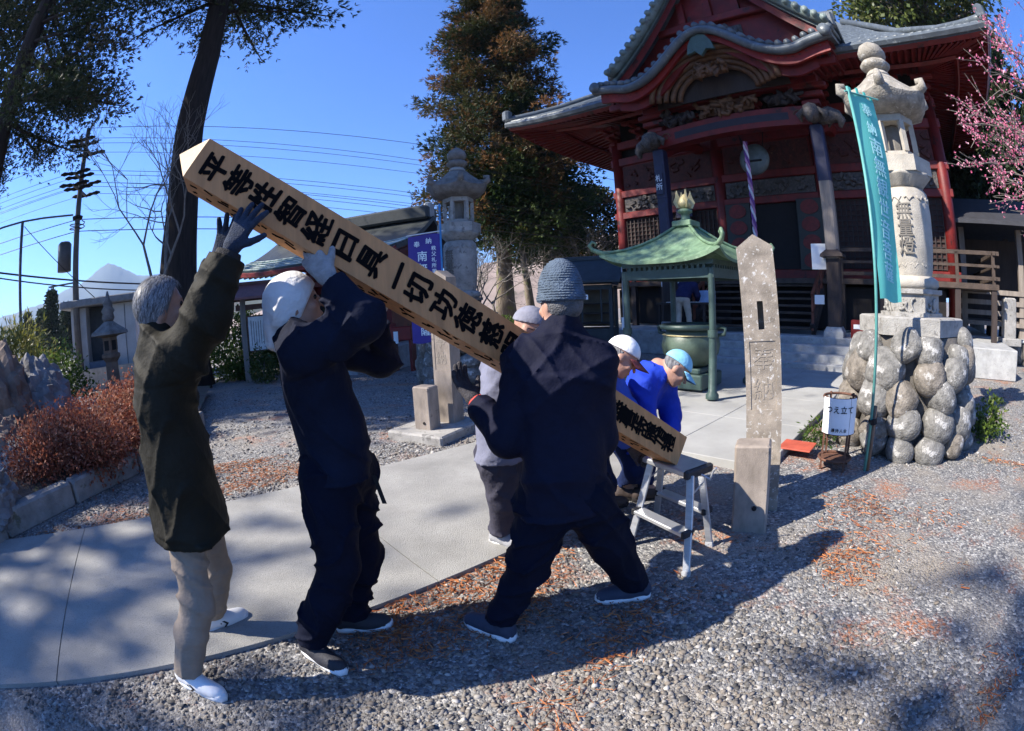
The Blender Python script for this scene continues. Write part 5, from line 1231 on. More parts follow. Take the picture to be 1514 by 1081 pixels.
tr = MB().lathe([(.02, -.5), (.28, -.48), (.28, .42), (.2, .5), (.05, .52)], 14, -wd * .5 + Vector((0, 0, uh - 4.5))); tr.build('transformer', M('transformer_grey', (.09, .09, .095), .5), up, True)
MB().beam(Vector((0, 0, uh - 5.4)), -wd * 1.2 + Vector((0, 0, uh - 5.4)), .05, .05).build('bracket_arm', pole_m, up)
MB().lathe([(.2, 0), (.22, .1)], 10, (0, 0, uh - 3.3)).build('clamp', black_m, up); MB().tube([(.3 * math.cos(t), .3 * math.sin(t), uh - 3.4 - .02 * t) for t in [k * .6 for k in range(22)]], .02, 4).build('cable_coil', wire_m, up)
def wire(label, a, b, sag, r_=.008):
    pts = [Vector(a).lerp(Vector(b), t) - Vector((0, 0, sag * 4 * t * (1 - t))) for t in [i / 24 for i in range(25)]]
    o = MB().tube(pts, r_, 4).build('overhead_wire', wire_m); tag(o, label, 'wire', 'overhead wires'); return o
k = 0
for zi, z in enumerate(arms):
    for o in (-.75, -.25, .75):
        s = UP + cd_ * o + Vector((0, 0, z)); wire(['thin power line from the topmost crossarm of the utility pole', 'thin power line from the middle crossarm of the utility pole', 'thin power line from the lowest crossarm of the utility pole'][zi] + ' passing behind the big trunk', s + wd * .6, s + wd * 46 + Vector((0, 0, -1.5 - .4 * zi)), 1.3)
        wire(['thin power line from the topmost crossarm', 'thin power line from the middle crossarm', 'thin power line from the lowest crossarm'][zi] + ' leading past the street lamp', s - wd * .6, s - wd * 40 + Vector((0, 0, .5)), 1.0)
for z in (uh - 3.3, uh - 3.7):
    wire('thick black cable slung low from the utility pole', UP + Vector((0, 0, z)), UP + wd * 46 + Vector((0, 0, z - .8)), 1.1, .014); wire('thick black cable running low past the street lamp', UP + Vector((0, 0, z)), UP - wd * 40 + Vector((0, 0, z + .3)), .8, .014)
wire('single earth wire from the top of the utility pole', UP + Vector((0, 0, uh)), UP + wd * 46 + Vector((0, 0, uh - 1)), 1.2, .01)
wire('low telephone cable below the mountain skyline', at(-80, 392, 16), at(330, 418, 24), .35, .03); wire('low twin cable below the mountain skyline', at(-80, 397, 16.2), at(330, 424, 24), .45, .022)
wire('guy wire slanting down from the street lamp pole', at(36, 335, 15), at(140, 440, 15), .02, .012)
sl_ = at(31, 480, 15.0); slz = at(34, 329, 15.0).z; lamp = empty('street_lamp', flat(sl_), 0, 'slim street lamp with a long curved arm near the bamboo', 'street lamp'); e1 = at(108, 318, 15.6) - Vector((sl_.x, sl_.y, 0)); e0 = at(-25, 350, 15.2) - Vector((sl_.x, sl_.y, 0))
MB().tube([(0, 0, 0), (0, 0, slz)], .055, 8).build('pole', pole_m, lamp, True); MB().tube([e1, Vector((0, 0, slz)).lerp(e1, .4) + Vector((0, 0, .03)), Vector((0, 0, slz + .02)), Vector((0, 0, slz)).lerp(e0, .5) + Vector((0, 0, .05)), e0], .03, 6).build('arm', pole_m, lamp, True)
MB().box(e0, (.5, .2, .1), bev=.04).build('lamp_head', pole_m, lamp)
# --- right edge: side shed, low boulder wall, small stone shrine
shd = T(11.2, 6.5); shed = empty('side_shed', flat(at(1500, 480, 17.5)), T_RZ, 'open dark wooden side building with plank railing right of the hall', 'shed')
for x in (-2.2, 0, 2.2):
    for y in (-1.2, 1.2): MB().box((x, y, 1.9), (.2, .2, 3.8)).build('post', grey_wood if y < 0 else dark_wood, shed)
MB().box((0, 0, 1.05), (5.2, 2.8, .12)).build('floor', grey_wood, shed)
for z in (1.35, 1.65, 1.95): MB().box((0, -1.3, z), (5.2, .07, .14)).build('rail', grey_wood, shed)
MB().box((0, .9, 2.4), (4.8, .08, 2.6)).build('back_wall', dark_wood, shed)
for s in (-1, 1): MB().grid(lambda u, v: (-3.2 + 6.4 * u, s * 2.3 * v, 4.9 - 1.2 * v + .2 * v * v), 8, 5, thick=.12).build('roof', M('shed_roof', (.035, .035, .04), .6), shed)
lw = empty('boulder_wall', flat(at(1490, 505, 15.5)), T_RZ, 'low wall of rounded boulders below the side building', 'wall'); g = G(610)
MB().box((0, .25, .30), (6.0, .7, .62), bev=.03).build('wall_core', mortar_m, lw); MB().box((0, .25, .64), (6.1, .8, .08), bev=.02).build('coping', platform_m, lw)
for k in range(15): place_rock('boulder', lw, (-2.9 + .41 * k, -.12 + g.normal() * .03, .28 + g.normal() * .03), (.21, .18, .28), (g.normal() * .2, g.normal() * .2, g.normal()), int(g.integers(8)))
ss = empty('stone_tablet', flat(at(1492, 470, 14.5)), T_RZ + .3, 'grey stone tablet standing behind the boulder wall', 'tablet')
MB().box((0, 0, 1.25), (.5, .22, 1.1), bev=.04).build('slab', stone_grey, ss); MB().box((0, 0, .66), (.8, .45, .2), bev=.02).build('foot', stone_grey, ss)
# ================================================================ the timber the men carry
PA = rng_at(285, 240, 2.06); PB = rng_at(992, 664, 3.0); PW_ = .18
pdir = (PB - PA).normalized()
timber_m = M('fresh_cypress', (.54, .245, .088), rough=.6, var=.2, scale=2.5, bump=.12, bscale=40, stretch=(9, 9, .5))
timber_end = M('cypress_end_grain', (.66, .47, .26), rough=.7, var=.12, scale=6, bump=.15, bscale=60)
# section axes: the lettered face looks back at the camera
pface = (Vector((0, 0, CAM_H)) - (PA + PB) / 2); pface = (pface - pdir * pface.dot(pdir)).normalized()
pface = (Matrix.Rotation(R(-15), 3, pdir) @ pface).normalized(); pacr = pface.cross(pdir).normalized()   # pacr: across the face, to glyph left/right
if pacr.z < 0: pacr = -pacr
tim = empty('memorial_timber', PB, 0, 'long square cypress timber brushed with black characters, carried aslant', 'timber')
rot_ = Matrix((pacr, pdir, pface)).transposed() if pacr.cross(pdir).dot(pface) > 0 else Matrix((-pacr, pdir, pface)).transposed()
ln_t = (PB - PA).length; hw_ = PW_ / 2
tv = []
for y, k in ((0.03, 1), (ln_t, 1)):                    # y measured from the upper end
    tv += [(-hw_ * k, y, -hw_), (hw_ * k, y, -hw_), (hw_ * k, y, hw_), (-hw_ * k, y, hw_)]
def tp_(v): return rot_ @ Vector(v) + (PA - PB)
tbm = MB().add([tp_(v) for v in tv], [(0, 1, 5, 4), (1, 2, 6, 5), (2, 3, 7, 6), (3, 0, 4, 7), (4, 5, 6, 7)])
shaft_ = tbm.build('shaft', timber_m, tim)
MB().add([tp_(v) for v in tv[:4]] + [tp_((0, -.075, 0))], [(1, 0, 4), (2, 1, 4), (3, 2, 4), (0, 3, 4)]).build('pointed_head', timber_end, tim)
glyph_up = -pdir; glyph_x = glyph_up.cross(pface).normalized(); fc = PA - PB + pface * (hw_ + .0015)
brush = M('brush_ink', (.007, .006, .006), rough=.95, var=.1, bump=0, spec=.05)
chars = list('平等性智経曰具一切功徳慈眼視') ; tail = list('衆生福聚海無量是故應頂禮')
s_ = .13
for k, c in enumerate(chars):
    text_obj('brushed_character', c, fc + pdir * (s_ + .004), glyph_x, glyph_up, .116 if c != '一' else .115, brush, shaft_, depth=.0006, bold=.042, brush=.022); s_ += .1235 if c != '一' else .10
for k, c in enumerate(tail):
    text_obj('brushed_character', c, fc + pdir * (s_ + .004), glyph_x, glyph_up, .106, brush, shaft_, depth=.0006, bold=.038, brush=.022); s_ += (ln_t - .06 - 1.83) / len(tail)
# brush strokes of the next face, seen edge on along the underside
dn = -rot_.col[0] if rot_.col[0].z > 0 else rot_.col[0]; g = G(31); us = MB()
for k in range(40):
    y = .1 + k * (ln_t - .3) / 40 + g.normal() * .01
    for _ in range(2): us.box(PA - PB + pdir * (y + g.uniform(-.02, .02)) + dn * (hw_ + .0012) + pface * g.uniform(-.045, .075), (.045 * g.uniform(.4, 1.2), .014, .002), Matrix((pdir, pface, pdir.cross(pface))).transposed() @ Matrix.Rotation(g.uniform(-.8, .8), 3, 'Z'))
us.build('underside_brushwork', brush, shaft_)['kind'] = 'stuff'

# ================================================================ people
skin = M('skin', (.42, .235, .165), rough=.5, var=.12, scale=14, bump=.1, bscale=120, spec=.4)
def fabric(n, c, rough=.85, var=.14, wr=.35): return M(n, c, rough, var, 5, wr * 1.6, 17, spec=.10)
def V3(v): return np.array(v, float)
def hand_prims(w, d, n, t, curl=.25, spread=.14, s=1.0, thick=.0, curls=None, thumb=.55):
    """w wrist, d finger direction, n palm normal (fingers curl towards it), t thumb side"""
    w, d, n, t = (Vector(x) for x in (w, d, n, t)); d.normalize(); t = (t - d * t.dot(d)).normalized(); n = d.cross(t) * (1 if d.cross(t).dot(n) > 0 else -1)
    P = [cone(w - d * .045 * s, w + d * .012 * s, .027 * s + thick, .030 * s + thick, .02)]
    offs = [.031, .0105, -.0105, -.030]; lens = [(.040, .024, .020), (.045, .028, .022), (.041, .026, .021), (.031, .019, .018)]; reach = [.088, .092, .087, .078]
    for i in range(4):
        kn = w + d * reach[i] * s + t * offs[i] * s
        P.append(cone(w + d * .012 * s + t * offs[i] * .55 * s, kn, .019 * s + thick, .0135 * s + thick, .016))
        c = (curls[i] if curls else curl); dd = (d + t * spread * (1.5 - i) * .55).normalized(); p = kn; r0 = .0118 * s + thick
        for k in range(3):
            ax_ = dd.cross(n).normalized(); dd = (Matrix.Rotation(c * (1 if k else .8), 3, ax_) @ dd); q = p + dd * lens[i][k] * s
            P.append(cone(p, q, r0, r0 * .92, .004)); p = q; r0 *= .93
    b = w + d * .022 * s + t * .024 * s; dd = (d * .75 + t * thumb + n * .25).normalized(); p = b; r0 = .0145 * s + thick
    for k, l in enumerate((.042, .032, .026)):
        q = p + dd * l * s; P.append(cone(p, q, r0, r0 * .88, .010 if k == 0 else .004)); p = q; r0 *= .87; dd = (dd + d * .25 + n * curl * .5).normalized()
    return P
def head_prims(c, f, u):
    c, f, u = Vector(c), Vector(f).normalized(), Vector(u); r_ = f.cross(u).normalized(); u = r_.cross(f); rot = np.array([r_, f, u], float).T
    P = [ell(c + u * .028 - f * .012, (.077, .098, .092), rot, .02), ell(c - u * .045 + f * .028, (.060, .064, .072), rot, .03), ell(c - u * .098 + f * .060, (.028, .024, .020), rot, .02),
         cone(c + f * .094 + u * .004, c + f * .113 - u * .032, .008, .0135, .010), cone(c + f * .080 + u * .022 + r_ * .03, c + f * .080 + u * .022 - r_ * .03, .013, .013, .012), ell(c + f * .093 - u * .066, (.022, .010, .009), rot, .008)]
    for s in (-1, 1): P += [ell(c + r_ * .076 * s - f * .008 - u * .012, (.011, .024, .033), rot, .006), ell(c + r_ * .040 * s + f * .068 - u * .030, (.022, .02, .02), rot, .015)]
    return P, r_, f, u, rot
SHOE = {}
def shoe_mesh(kind):
    if kind in SHOE: return SHOE[kind]
    up = [cone((-.085, 0, .055), (-.02, 0, .060), .040, .043, .02), cone((-.02, 0, .055), (.095, 0, .036), .043, .036, .03), cone((.03, -.006, .04), (.12, .004, .034), .040, .032, .03), cone((-.070, 0, .065), (-.072, 0, .105), .040, .043, .02), ell((-.108, 0, .05), (.025, .035, .045), None, .02)]
    D, lo = sdf_eval(up, .006, cuts=[((0, 0, .018), (0, 0, -1), None), ((0, 0, .108), (0, 0, 1), None)]); D = np.pad(D, 1, constant_values=.3)
    V, Q = surf_nets(D); V = relax(V, Q, 1); V = (V - 1) * .006 + lo
    o = np_mesh('shoe', V, Q, 4, None, None, True); me = o.data; bpy.data.objects.remove(o)
    ol = [(-.135, .0), (-.125, .028), (-.08, .041), (-.02, .038), (.04, .044), (.10, .045), (.14, .030), (.158, .0), (.14, -.030), (.10, -.041), (.04, -.042), (-.02, -.037), (-.08, -.040), (-.125, -.028)]
    n = len(ol); vs = [(x * .97, y * .95, 0) for x, y in ol] + [(x, y, .010) for x, y in ol] + [(x * (1.0), y, .030 + (.012 if abs(x) > .11 else 0)) for x, y in ol]
    fs = [tuple(range(n - 1, -1, -1)), tuple(range(2 * n, 3 * n))] + [(i + k * n, (i + 1) % n + k * n, (i + 1) % n + (k + 1) * n, i + (k + 1) * n) for i in range(n) for k in (0, 1)]
    ms = bpy.data.meshes.new('sole'); ms.from_pydata(vs, [], fs); ms.update(); ms.polygons.foreach_set('use_smooth', [len(p.vertices) < 5 for p in ms.polygons])
    SHOE[kind] = (me, ms); return SHOE[kind]
def put_shoe(root, ankle, toe_dir, mat, sole_mat, z=0.0, pitch=0.0, s=1.0):
    me, ms = shoe_mesh('x'); me = me.copy(); ms = ms.copy(); me.materials.clear(); me.materials.append(mat); ms.materials.clear(); ms.materials.append(sole_mat)
    d = Vector((toe_dir[0], toe_dir[1], 0)).normalized()
    o = bpy.data.objects.new('shoe', me); C.objects.link(o); o.parent = root; q = bpy.data.objects.new('sole', ms); C.objects.link(q); q.parent = o
    o.location = Vector((ankle[0], ankle[1], z)) + d * .052 - root.location; o.rotation_euler = (0, pitch, math.atan2(d.y, d.x)); o.scale = (1.06, 1.06, 1.06)
    MB().tube([(-.052, 0, .09), (-.052, 0, .135)], [.040, .036], 12).build('sock', M('dark_sock', (.02, .025, .04), .9), o, True); return o
def person(label, J, f, hf, hu=(0, 0, 1), jacket=None, trousers=None, hem=None, vox=.008, bvox=.009, seed=0, coat_r=(.17, .185, .19, .20), leg_r=(.105, .082, .075), sleeve=(.085, .070, .062), flatk=.68, shoes=None, group=None, collar=True, wr=.007, sole=None, shoe_z=0.0, pitches=(0, 0), cuffs=None, knot=None, ground=0.0):
    """J: joints in world space; returns the root and head frame"""
    J = {k: Vector(v) for k, v in J.items()}; f = Vector(f).normalized(); r_ = f.cross(Vector((0, 0, 1))).normalized()
    root = empty('person', (J['pelvis'].x, J['pelvis'].y, ground), 0, label, 'person', group); og = root.location
    ax = tuple(f); hp, hr, hf_, hu_, hrot = head_prims(J['head'], hf, hu)
    chest, waist, neck, pel = J['chest'], J['waist'], J['neck'], J['pelvis']
    B = hp + [cone(J['head'] - hu_ * .06 - hf_ * .02, neck, .052, .058, .03), cone(neck, chest, .09, .13, .05, (ax, .7)), cone(chest, waist, .135, .125, .05, (ax, .7)), cone(waist, pel, .125, .14, .05, (ax, .75))]
    for s in 'LR':
        B += [cone(neck.lerp(J['sh' + s], .4), J['sh' + s], .06, .055, .04), cone(J['sh' + s], J['el' + s], .050, .040, .03), cone(J['el' + s], J['wr' + s], .040, .027, .02), cone(J['wr' + s], J['wr' + s] + (J['ha' + s] - J['wr' + s]) * .5, .027, .026, .02),
              cone(J['hip' + s], J['kn' + s], .070, .056, .04), cone(J['kn' + s], J['an' + s], .056, .036, .03), cone(J['an' + s], J['an' + s] + J['toe' + s] * .09 + Vector((0, 0, -.03)), .036, .03, .02)]
    body = sdf_obj('body', B, skin, root, bvox, origin=og, it=1)
    sdf_eye = M('eye_dark', (.02, .014, .012), .25, .1, bump=0)
    for s in (-1, 1): MB().lathe([(.002, -.008), (.009, -.005), (.011, 0), (.009, .005), (.002, .008)], 10).xform(Matrix.Translation(J['head'] + hf_ * .082 + hr * .031 * s + hu_ * .004 - og) @ Matrix.Rotation(R(90), 4, 'X')).build('eye', sdf_eye, body, True)
    # jacket
    hm = J.get('hem', pel - Vector((0, 0, .08))); r0, r1, r2, r3 = coat_r
    K = [cone(neck - Vector((0, 0, .03)), chest, r0 * .62, r0, .06, (ax, flatk)), cone(chest, waist, r1, r2, .06, (ax, flatk)), cone(waist, hm, r2, r3, .06, (ax, flatk + .06)), cone(hm, hm + (hm - waist) * .3, r3, r3 * 1.03, .04, (ax, flatk + .06))]
    for s in 'LR':
        sh, el_, wr_ = J['sh' + s], J['el' + s], J['wr' + s]
        K += [cone(neck.lerp(sh, .35), sh, .075, sleeve[0] * 1.05, .05), cone(chest.lerp(sh, .5), sh, .11, sleeve[0], .06), cone(sh, el_, sleeve[0], sleeve[1], .04), cone(el_, wr_, sleeve[1] * 1.02, sleeve[2], .03), ell(el_, (sleeve[1] * 1.03,) * 3, None, .04)]
    if collar: K.append(cone(neck + Vector((0, 0, -.01)), neck + (J['head'] - neck) * .36, .080, .074, .02))
    cut = [(hm, hm - waist, .5)]
    for s in 'LR': dd = J['wr' + s] - J['el' + s]; cut.append((J['wr' + s], dd, .11))
    fo = folds(wr * 2.9, 19, seed, (.3, .2, 1), .45); seams = []
    for s in 'LR':
        dd = (J['el' + s] - J['sh' + s]).normalized(); seams.append((V3(J['sh' + s] + dd * .015), V3(dd), .15))
    seams.append((V3(chest + (neck - chest) * .35), V3((neck - waist).normalized()), .30)); seams.append((V3(hm + (waist - hm) * .12), V3((waist - hm).normalized()), .32))
    def cloth(P):
        d = fo(P)
        for pt, nn, rad in seams: q = P - pt; d = d + .0045 * np.exp(-((q @ nn) / .006) ** 2) * (np.linalg.norm(q, axis=-1) < rad)
        return d
    jk = sdf_obj('jacket', K, jacket, root, vox, cloth, cut, og, 1)
    # trousers
    kz_ = ax; Tt = [cone(waist.lerp(pel, .4), pel, .14, .155, .05, (ax, .75))]; cut = []
    for s in 'LR':
        Tt += [cone(J['hip' + s], J['kn' + s], leg_r[0], leg_r[1], .035), cone(J['kn' + s], J['an' + s], leg_r[1], leg_r[2], .03), cone(pel, J['hip' + s], .13, leg_r[0], .05)]
        ad = J['an' + s] - J['kn' + s]; cut.append((J['an' + s] + Vector((0, 0, .012)), ad.normalized() * .4 + Vector((0, 0, -.6)), .17))
    sdf_obj('trousers', Tt, trousers, root, vox, folds(wr * 2.8, 23, seed + 5, (.2, .15, 1), .4), cut, og, 1)
    if shoes:
        for i, s in enumerate('LR'): put_shoe(root, J['an' + s], J['toe' + s], shoes, sole, ground, pitches[i])
    return root, body, jk, (J['head'], hr, hf_, hu_, hrot)
def head_shell(name, H, mat, root, grow, cuts, extra=(), vox=.007, disp=None, base=True, it=1):
    c, r_, f, u, rot = H; P = ([ell(c + u * .028 - f * .012, (.077 + grow, .098 + grow, .092 + grow), rot, .02)] if base else []) + list(extra)
    return sdf_obj(name, P, mat, root, vox, disp, cuts, root.location, it)
def hair_strands(root, H, n, mat, grow, keep, ln=.045, seed=0):
    c, r_, f, u, rot = H; g = G(seed); v = g.normal(size=(n * 3, 3)); v /= np.linalg.norm(v, axis=1, keepdims=True)
    v = v[[keep(x) for x in v]][:n]; n = len(v); rad = np.array([.077, .098, .092]) + grow; cc = V3(c + u * .028 - f * .012)
    P = v * rad; N = v / rad; N /= np.linalg.norm(N, axis=1, keepdims=True); fl = np.array([0, -.55, -1.0]) + np.array([.35, 0, 0]) * v[:, :1] + g.normal(size=(n, 3)) * .18
    D = fl - (fl * N).sum(1, keepdims=True) * N; D /= np.linalg.norm(D, axis=1, keepdims=True); S = np.cross(D, N) * .0011; l = ln * g.uniform(.6, 1.2, (n, 1))
    q = [P - S, P + S, P + D * l * .5 + N * .005 + S * .8, P + D * l * .5 + N * .005 - S * .8, P + D * l - N * .004]
    V = np.stack([(x @ rot.T) + cc - V3(root.location) for x in q], 1); b = np.arange(n)[:, None] * 5
    Fc = np.concatenate([b + np.array([[0, 1, 2]]), b + np.array([[0, 2, 3]]), b + np.array([[3, 2, 4]])], 1)
    return np_mesh('hair_strands', V, Fc, 3, mat, root, tone=np.repeat(g.random(n), 3))
grey_strands = leaf_mat('grey_strands', [(.05, .05, .052), (.14, .14, .145), (.30, .30, .31), (.48, .48, .49)], .45, .1)
def glove(root, name, w, d, n, t, mat, **k):
    return sdf_obj(name, hand_prims(w, d, n, t, **k), mat, root, .0045, origin=root.location, it=1)
def knit(amp, fr, u):
    u = np.array(u, float)
    return lambda P: -amp * np.abs(np.sin(fr * (P @ u)))
white_sole = M('white_sole', (.70, .70, .69), .6, .06, bump=.05)
def L(a, b): return (Vector(a) - Vector(b)).length
def chk(n, J):
    print(n, {k: round(v, 2) for k, v in dict(upL=L(J['shL'], J['elL']), foL=L(J['elL'], J['wrL']), upR=L(J['shR'], J['elR']), foR=L(J['elR'], J['wrR']), thL=L(J['hipL'], J['knL']), shL=L(J['knL'], J['anL']), thR=L(J['hipR'], J['knR']), shR=L(J['knR'], J['anR']), head_z=J['head'][2], shw=L(J['shL'], J['shR']), neckpel=L(J['neck'], J['pelvis'])).items()})

# ---- grey-haired man in the olive coat
J = dict(head=at(240, 457, 2.03), neck=at(229, 507, 2.02), chest=at(243, 590, 2.03), waist=at(262, 680, 2.05), hem=at(284, 778, 2.06), pelvis=at(276, 742, 2.06),
         shR=at(262, 533, 1.90), elR=at(310, 462, 1.80), wrR=at(336, 381, 1.80), haR=at(352, 345, 1.80), shL=at(232, 528, 2.18), elL=at(304, 458, 2.16), wrL=at(322, 392, 2.05), haL=at(326, 370, 2.02),
         hipR=at(268, 760, 2.0), knR=at(292, 890, 1.93), hipL=at(298, 755, 2.13), knL=at(322, 838, 2.30))
a1 = gnd(288, 1015); J['anR'] = Vector((a1.x, a1.y, .09)); a2 = gnd(322, 930); J['anL'] = Vector((a2.x, a2.y, .09)); J['toeR'] = Vector((1, -.12, 0)); J['toeL'] = Vector((.62, .78, 0))
olive = fabric('olive_coat_cloth', (.021, .0185, .0125), .7, .15, .3); chino = fabric('beige_chino', (.27, .215, .165)); white_leather = M('white_leather', (.72, .71, .69), .5, .06, bump=.05)
chk('P1', J)
p1, b1, j1, H = person('grey-haired man in an olive coat and beige trousers lifting the timber head', J, (.85, .5, 0), (.72, .68, .12), (-.1, -.1, 1), olive, chino, seed=1, coat_r=(.175, .19, .205, .235), sleeve=(.094, .080, .070), leg_r=(.088, .078, .066), shoes=white_leather, sole=white_sole, wr=.006)
c, r_, f, u, rot = H
hair_m = M('grey_hair', (.15, .15, .155), rough=.5, var=.5, scale=30, bump=.8, bscale=90, stretch=(1, 1, .15))
head_shell('hair', H, hair_m, p1, .012, [(c + f * .058 + u * .055, f * .9 - u * .5, None), (c - u * .08, -u, None)], [ell(c - f * .035 - u * .035, (.074, .075, .06), rot, .03)], disp=lambda P: .0025 * np.sin(140 * (P @ np.array(r_)) + 9 * np.sin(22 * P[..., 2])))
_hs = hair_strands(p1, H, 4200, grey_strands, .013, lambda x: (x[1] * .9 - x[2] * .5 < .34) and x[2] > -.75, .05, 3); _hs['kind'] = 'stuff'
navy_knit = M('navy_knit_glove', (.022, .032, .055), .9, .25, 40, .5, 200)
for s in 'RL':
    w = J['wr' + s]; d = J['ha' + s] - w
    glove(p1, 'glove', w + d.normalized() * .035, d + Vector((.02, 0, .02)), -Vector(pface) if s == 'R' else Vector((0, -1, .2)), Vector((1, 0, -.3)) if s == 'R' else Vector((1, 0, 0)), navy_knit, curl=.12, spread=.42, s=1.03, thick=.0015, thumb=1.0)
cuff_m = M('black_knit_cuff', (.02, .018, .017), .9, .2, 30, .6, 150)
for s in 'RL': d = (J['wr' + s] - J['el' + s]).normalized(); MB().tube([J['wr' + s] - d * .05 - p1.location, J['wr' + s] - d * .02 - p1.location, J['wr' + s] + d * .022 - p1.location], [.066, .060, .050], 18).build('cuff', cuff_m, j1, True)
for s, sh in zip('LR', [o for o in p1.children if o.name.startswith('shoe')]):   # chevron and star on the outer side
    MB().prism([(-.014, .012), (-.002, .012), (.014, -.002), (-.004, -.014), (-.014, -.014), (.002, -.002)], -.001, .001).xform(Matrix.Translation((.0, -.0520, .050)) @ Matrix.Rotation(R(78), 4, 'X') @ Matrix.Scale(1.3, 4)).build('chevron_mark', ink, sh)
    st_ = [((.006 if k % 2 == 0 else .0026) * math.sin(k * math.pi / 5), (.006 if k % 2 == 0 else .0026) * math.cos(k * math.pi / 5)) for k in range(10)]
    MB().prism(st_, -.001, .001).xform(Matrix.Translation((-.026, -.0510, .056)) @ Matrix.Rotation(R(78), 4, 'X')).build('star_mark', ink, sh)
    for k in range(4): MB().tube([(.03 + .014 * k, -.022, .083 - .0065 * k), (.032 + .014 * k, .022, .083 - .0065 * k)], .004, 5).build('lace', white_leather, sh)

# ---- man with the white towel round his head
J = dict(head=at(437, 450, 2.0), neck=at(432, 502, 2.0), chest=at(462, 568, 2.02), waist=at(490, 645, 2.02), hem=at(497, 706, 2.0), pelvis=at(496, 690, 2.0),
         shR=at(448, 522, 1.85), elR=at(538, 470, 1.74), wrR=at(492, 418, 1.82), haR=at(470, 392, 1.85), shL=at(476, 515, 2.18), elL=at(562, 535, 2.28), wrL=at(555, 482, 2.16), haL=at(548, 455, 2.10),
         hipR=at(482, 705, 1.94), knR=at(502, 835, 1.87), hipL=at(516, 700, 2.08), knL=at(532, 815, 2.12))
a1 = gnd(468, 972); J['anR'] = Vector((a1.x, a1.y, .095)); a2 = gnd(522, 930); J['anL'] = Vector((a2.x, a2.y, .09)); J['toeR'] = Vector((.88, -.47, 0)); J['toeL'] = Vector((.9, .25, 0))
navy = fabric('navy_work_cloth', (.0075, .010, .022), .8, .2, .3); navy_tr = fabric('navy_trousers', (.005, .0065, .016), .85); dark_shoe = M('dark_sneaker', (.022, .022, .028), .7, .2)
chk('P2', J)
p2, b2, j2, H = person('man in a navy work jacket with a white towel on his head', J, (.86, .5, 0), (.86, .42, .22), (-.15, -.05, 1), navy, navy_tr, seed=2, coat_r=(.17, .19, .195, .195), sleeve=(.084, .070, .058), leg_r=(.108, .092, .074), shoes=dark_shoe, sole=white_sole, wr=.008)
c, r_, f, u, rot = H
towel_m = M('white_towel', (.76, .755, .74), .9, .05, 6, .4, 40)
head_shell('head_towel', H, towel_m, p2, .020, [(c + f * .055 + u * .0, f * .75 - u * .62, None)], [ell(c - f * .06 - u * .03, (.075, .07, .07), rot, .04), cone(c - f * .11 - u * .03, c - f * .135 - u * .12, .035, .03, .02), cone(c - f * .125 - u * .06, c - f * .12 - u * .17, .03, .012, .02)], disp=folds(.010, 34, 4, (.3, .2, .9), .4))
white_glove = M('grey_cotton_glove', (.50, .48, .46), .9, .12, 30, .5, 160)
for s, col_ in (('R', M('worn_cotton_glove', (.30, .285, .275), .9, .2, 30, .5, 160)), ('L', white_glove)):
    w = J['wr' + s]; d = J['ha' + s] - w
    glove(p2, 'glove', w + d.normalized() * .03, d, Vector((.3, .7, .3)), Vector((1, 0, .2)), col_, curl=.42, spread=.16, s=1.05, thick=.0025, thumb=.8)
MB().grid(lambda uu, v: J['hem'] + Vector((.17 + .02 * uu, -.02, .02 - .13 * v)) - p2.location + Vector((.03 * v, 0, 0)), 1, 4).build('belt_end', black_m, p2)

# ---- man in the knitted hat, seen from behind
J = dict(head=at(828, 449, 2.02), neck=at(829, 498, 2.0), chest=at(830, 575, 1.96), waist=at(836, 670, 1.95), hem=at(840, 752, 1.94), pelvis=at(838, 722, 1.95),
         shL=at(778, 540, 1.98), elL=at(750, 650, 1.92), wrL=at(708, 598, 2.08), haL=at(688, 575, 2.14), shR=at(878, 543, 1.98), elR=at(886, 650, 2.06), wrR=at(850, 640, 2.28), haR=at(835, 620, 2.32),
         hipL=at(810, 735, 1.94), knL=at(782, 835, 1.93), hipR=at(866, 735, 1.96), knR=at(902, 805, 2.06))
a1 = gnd(740, 940); J['anL'] = Vector((a1.x, a1.y, .095)); a2 = gnd(938, 884); J['anR'] = Vector((a2.x, a2.y, .095)); J['toeL'] = Vector((-.82, .57, 0)); J['toeR'] = Vector((-.97, .05, 0))
dk_navy = fabric('dark_navy_jacket', (.0085, .0095, .022), .75, .2, .3)
chk('P3', J)
p3, b3, j3, H = person('man in a knitted blue hat and dark navy clothes seen from behind', J, (-.45, .89, 0), (-.45, .89, -.05), (0, 0, 1), dk_navy, navy_tr, seed=3, coat_r=(.165, .178, .182, .195), sleeve=(.086, .074, .062), leg_r=(.118, .096, .074), shoes=M('navy_sneaker', (.03, .04, .07), .7, .2), sole=white_sole, wr=.007, flatk=.66)
c, r_, f, u, rot = H
hat_m = M('blue_grey_knit', (.085, .115, .155), .95, .25, 30, .7, 130)
head_shell('knitted_hat', H, hat_m, p3, .012, [(c + u * .006, -u, None)], [ell(c + u * .105 - f * .02, (.068, .082, .078), rot, .05), ell(c + u * .02 - f * .012, (.094, .114, .03), rot, .02)], vox=.005, disp=lambda P: -.0035 * np.sin(2 * np.pi / .011 * ((P - np.array(c)) @ np.array(u)) + 2.5 * np.sin(18 * (P @ np.array(r_)))) - .006 * np.sin(11 * (P @ np.array(r_)) + 3) * np.clip(((P - np.array(c)) @ np.array(u)) * 9, 0, 1))
MB().box(c + r_ * .085 - f * .062 + u * .02 - p3.location, (.028, .004, .02), Matrix((r_, f, u)).transposed()).build('hat_tag', white_sign, p3)
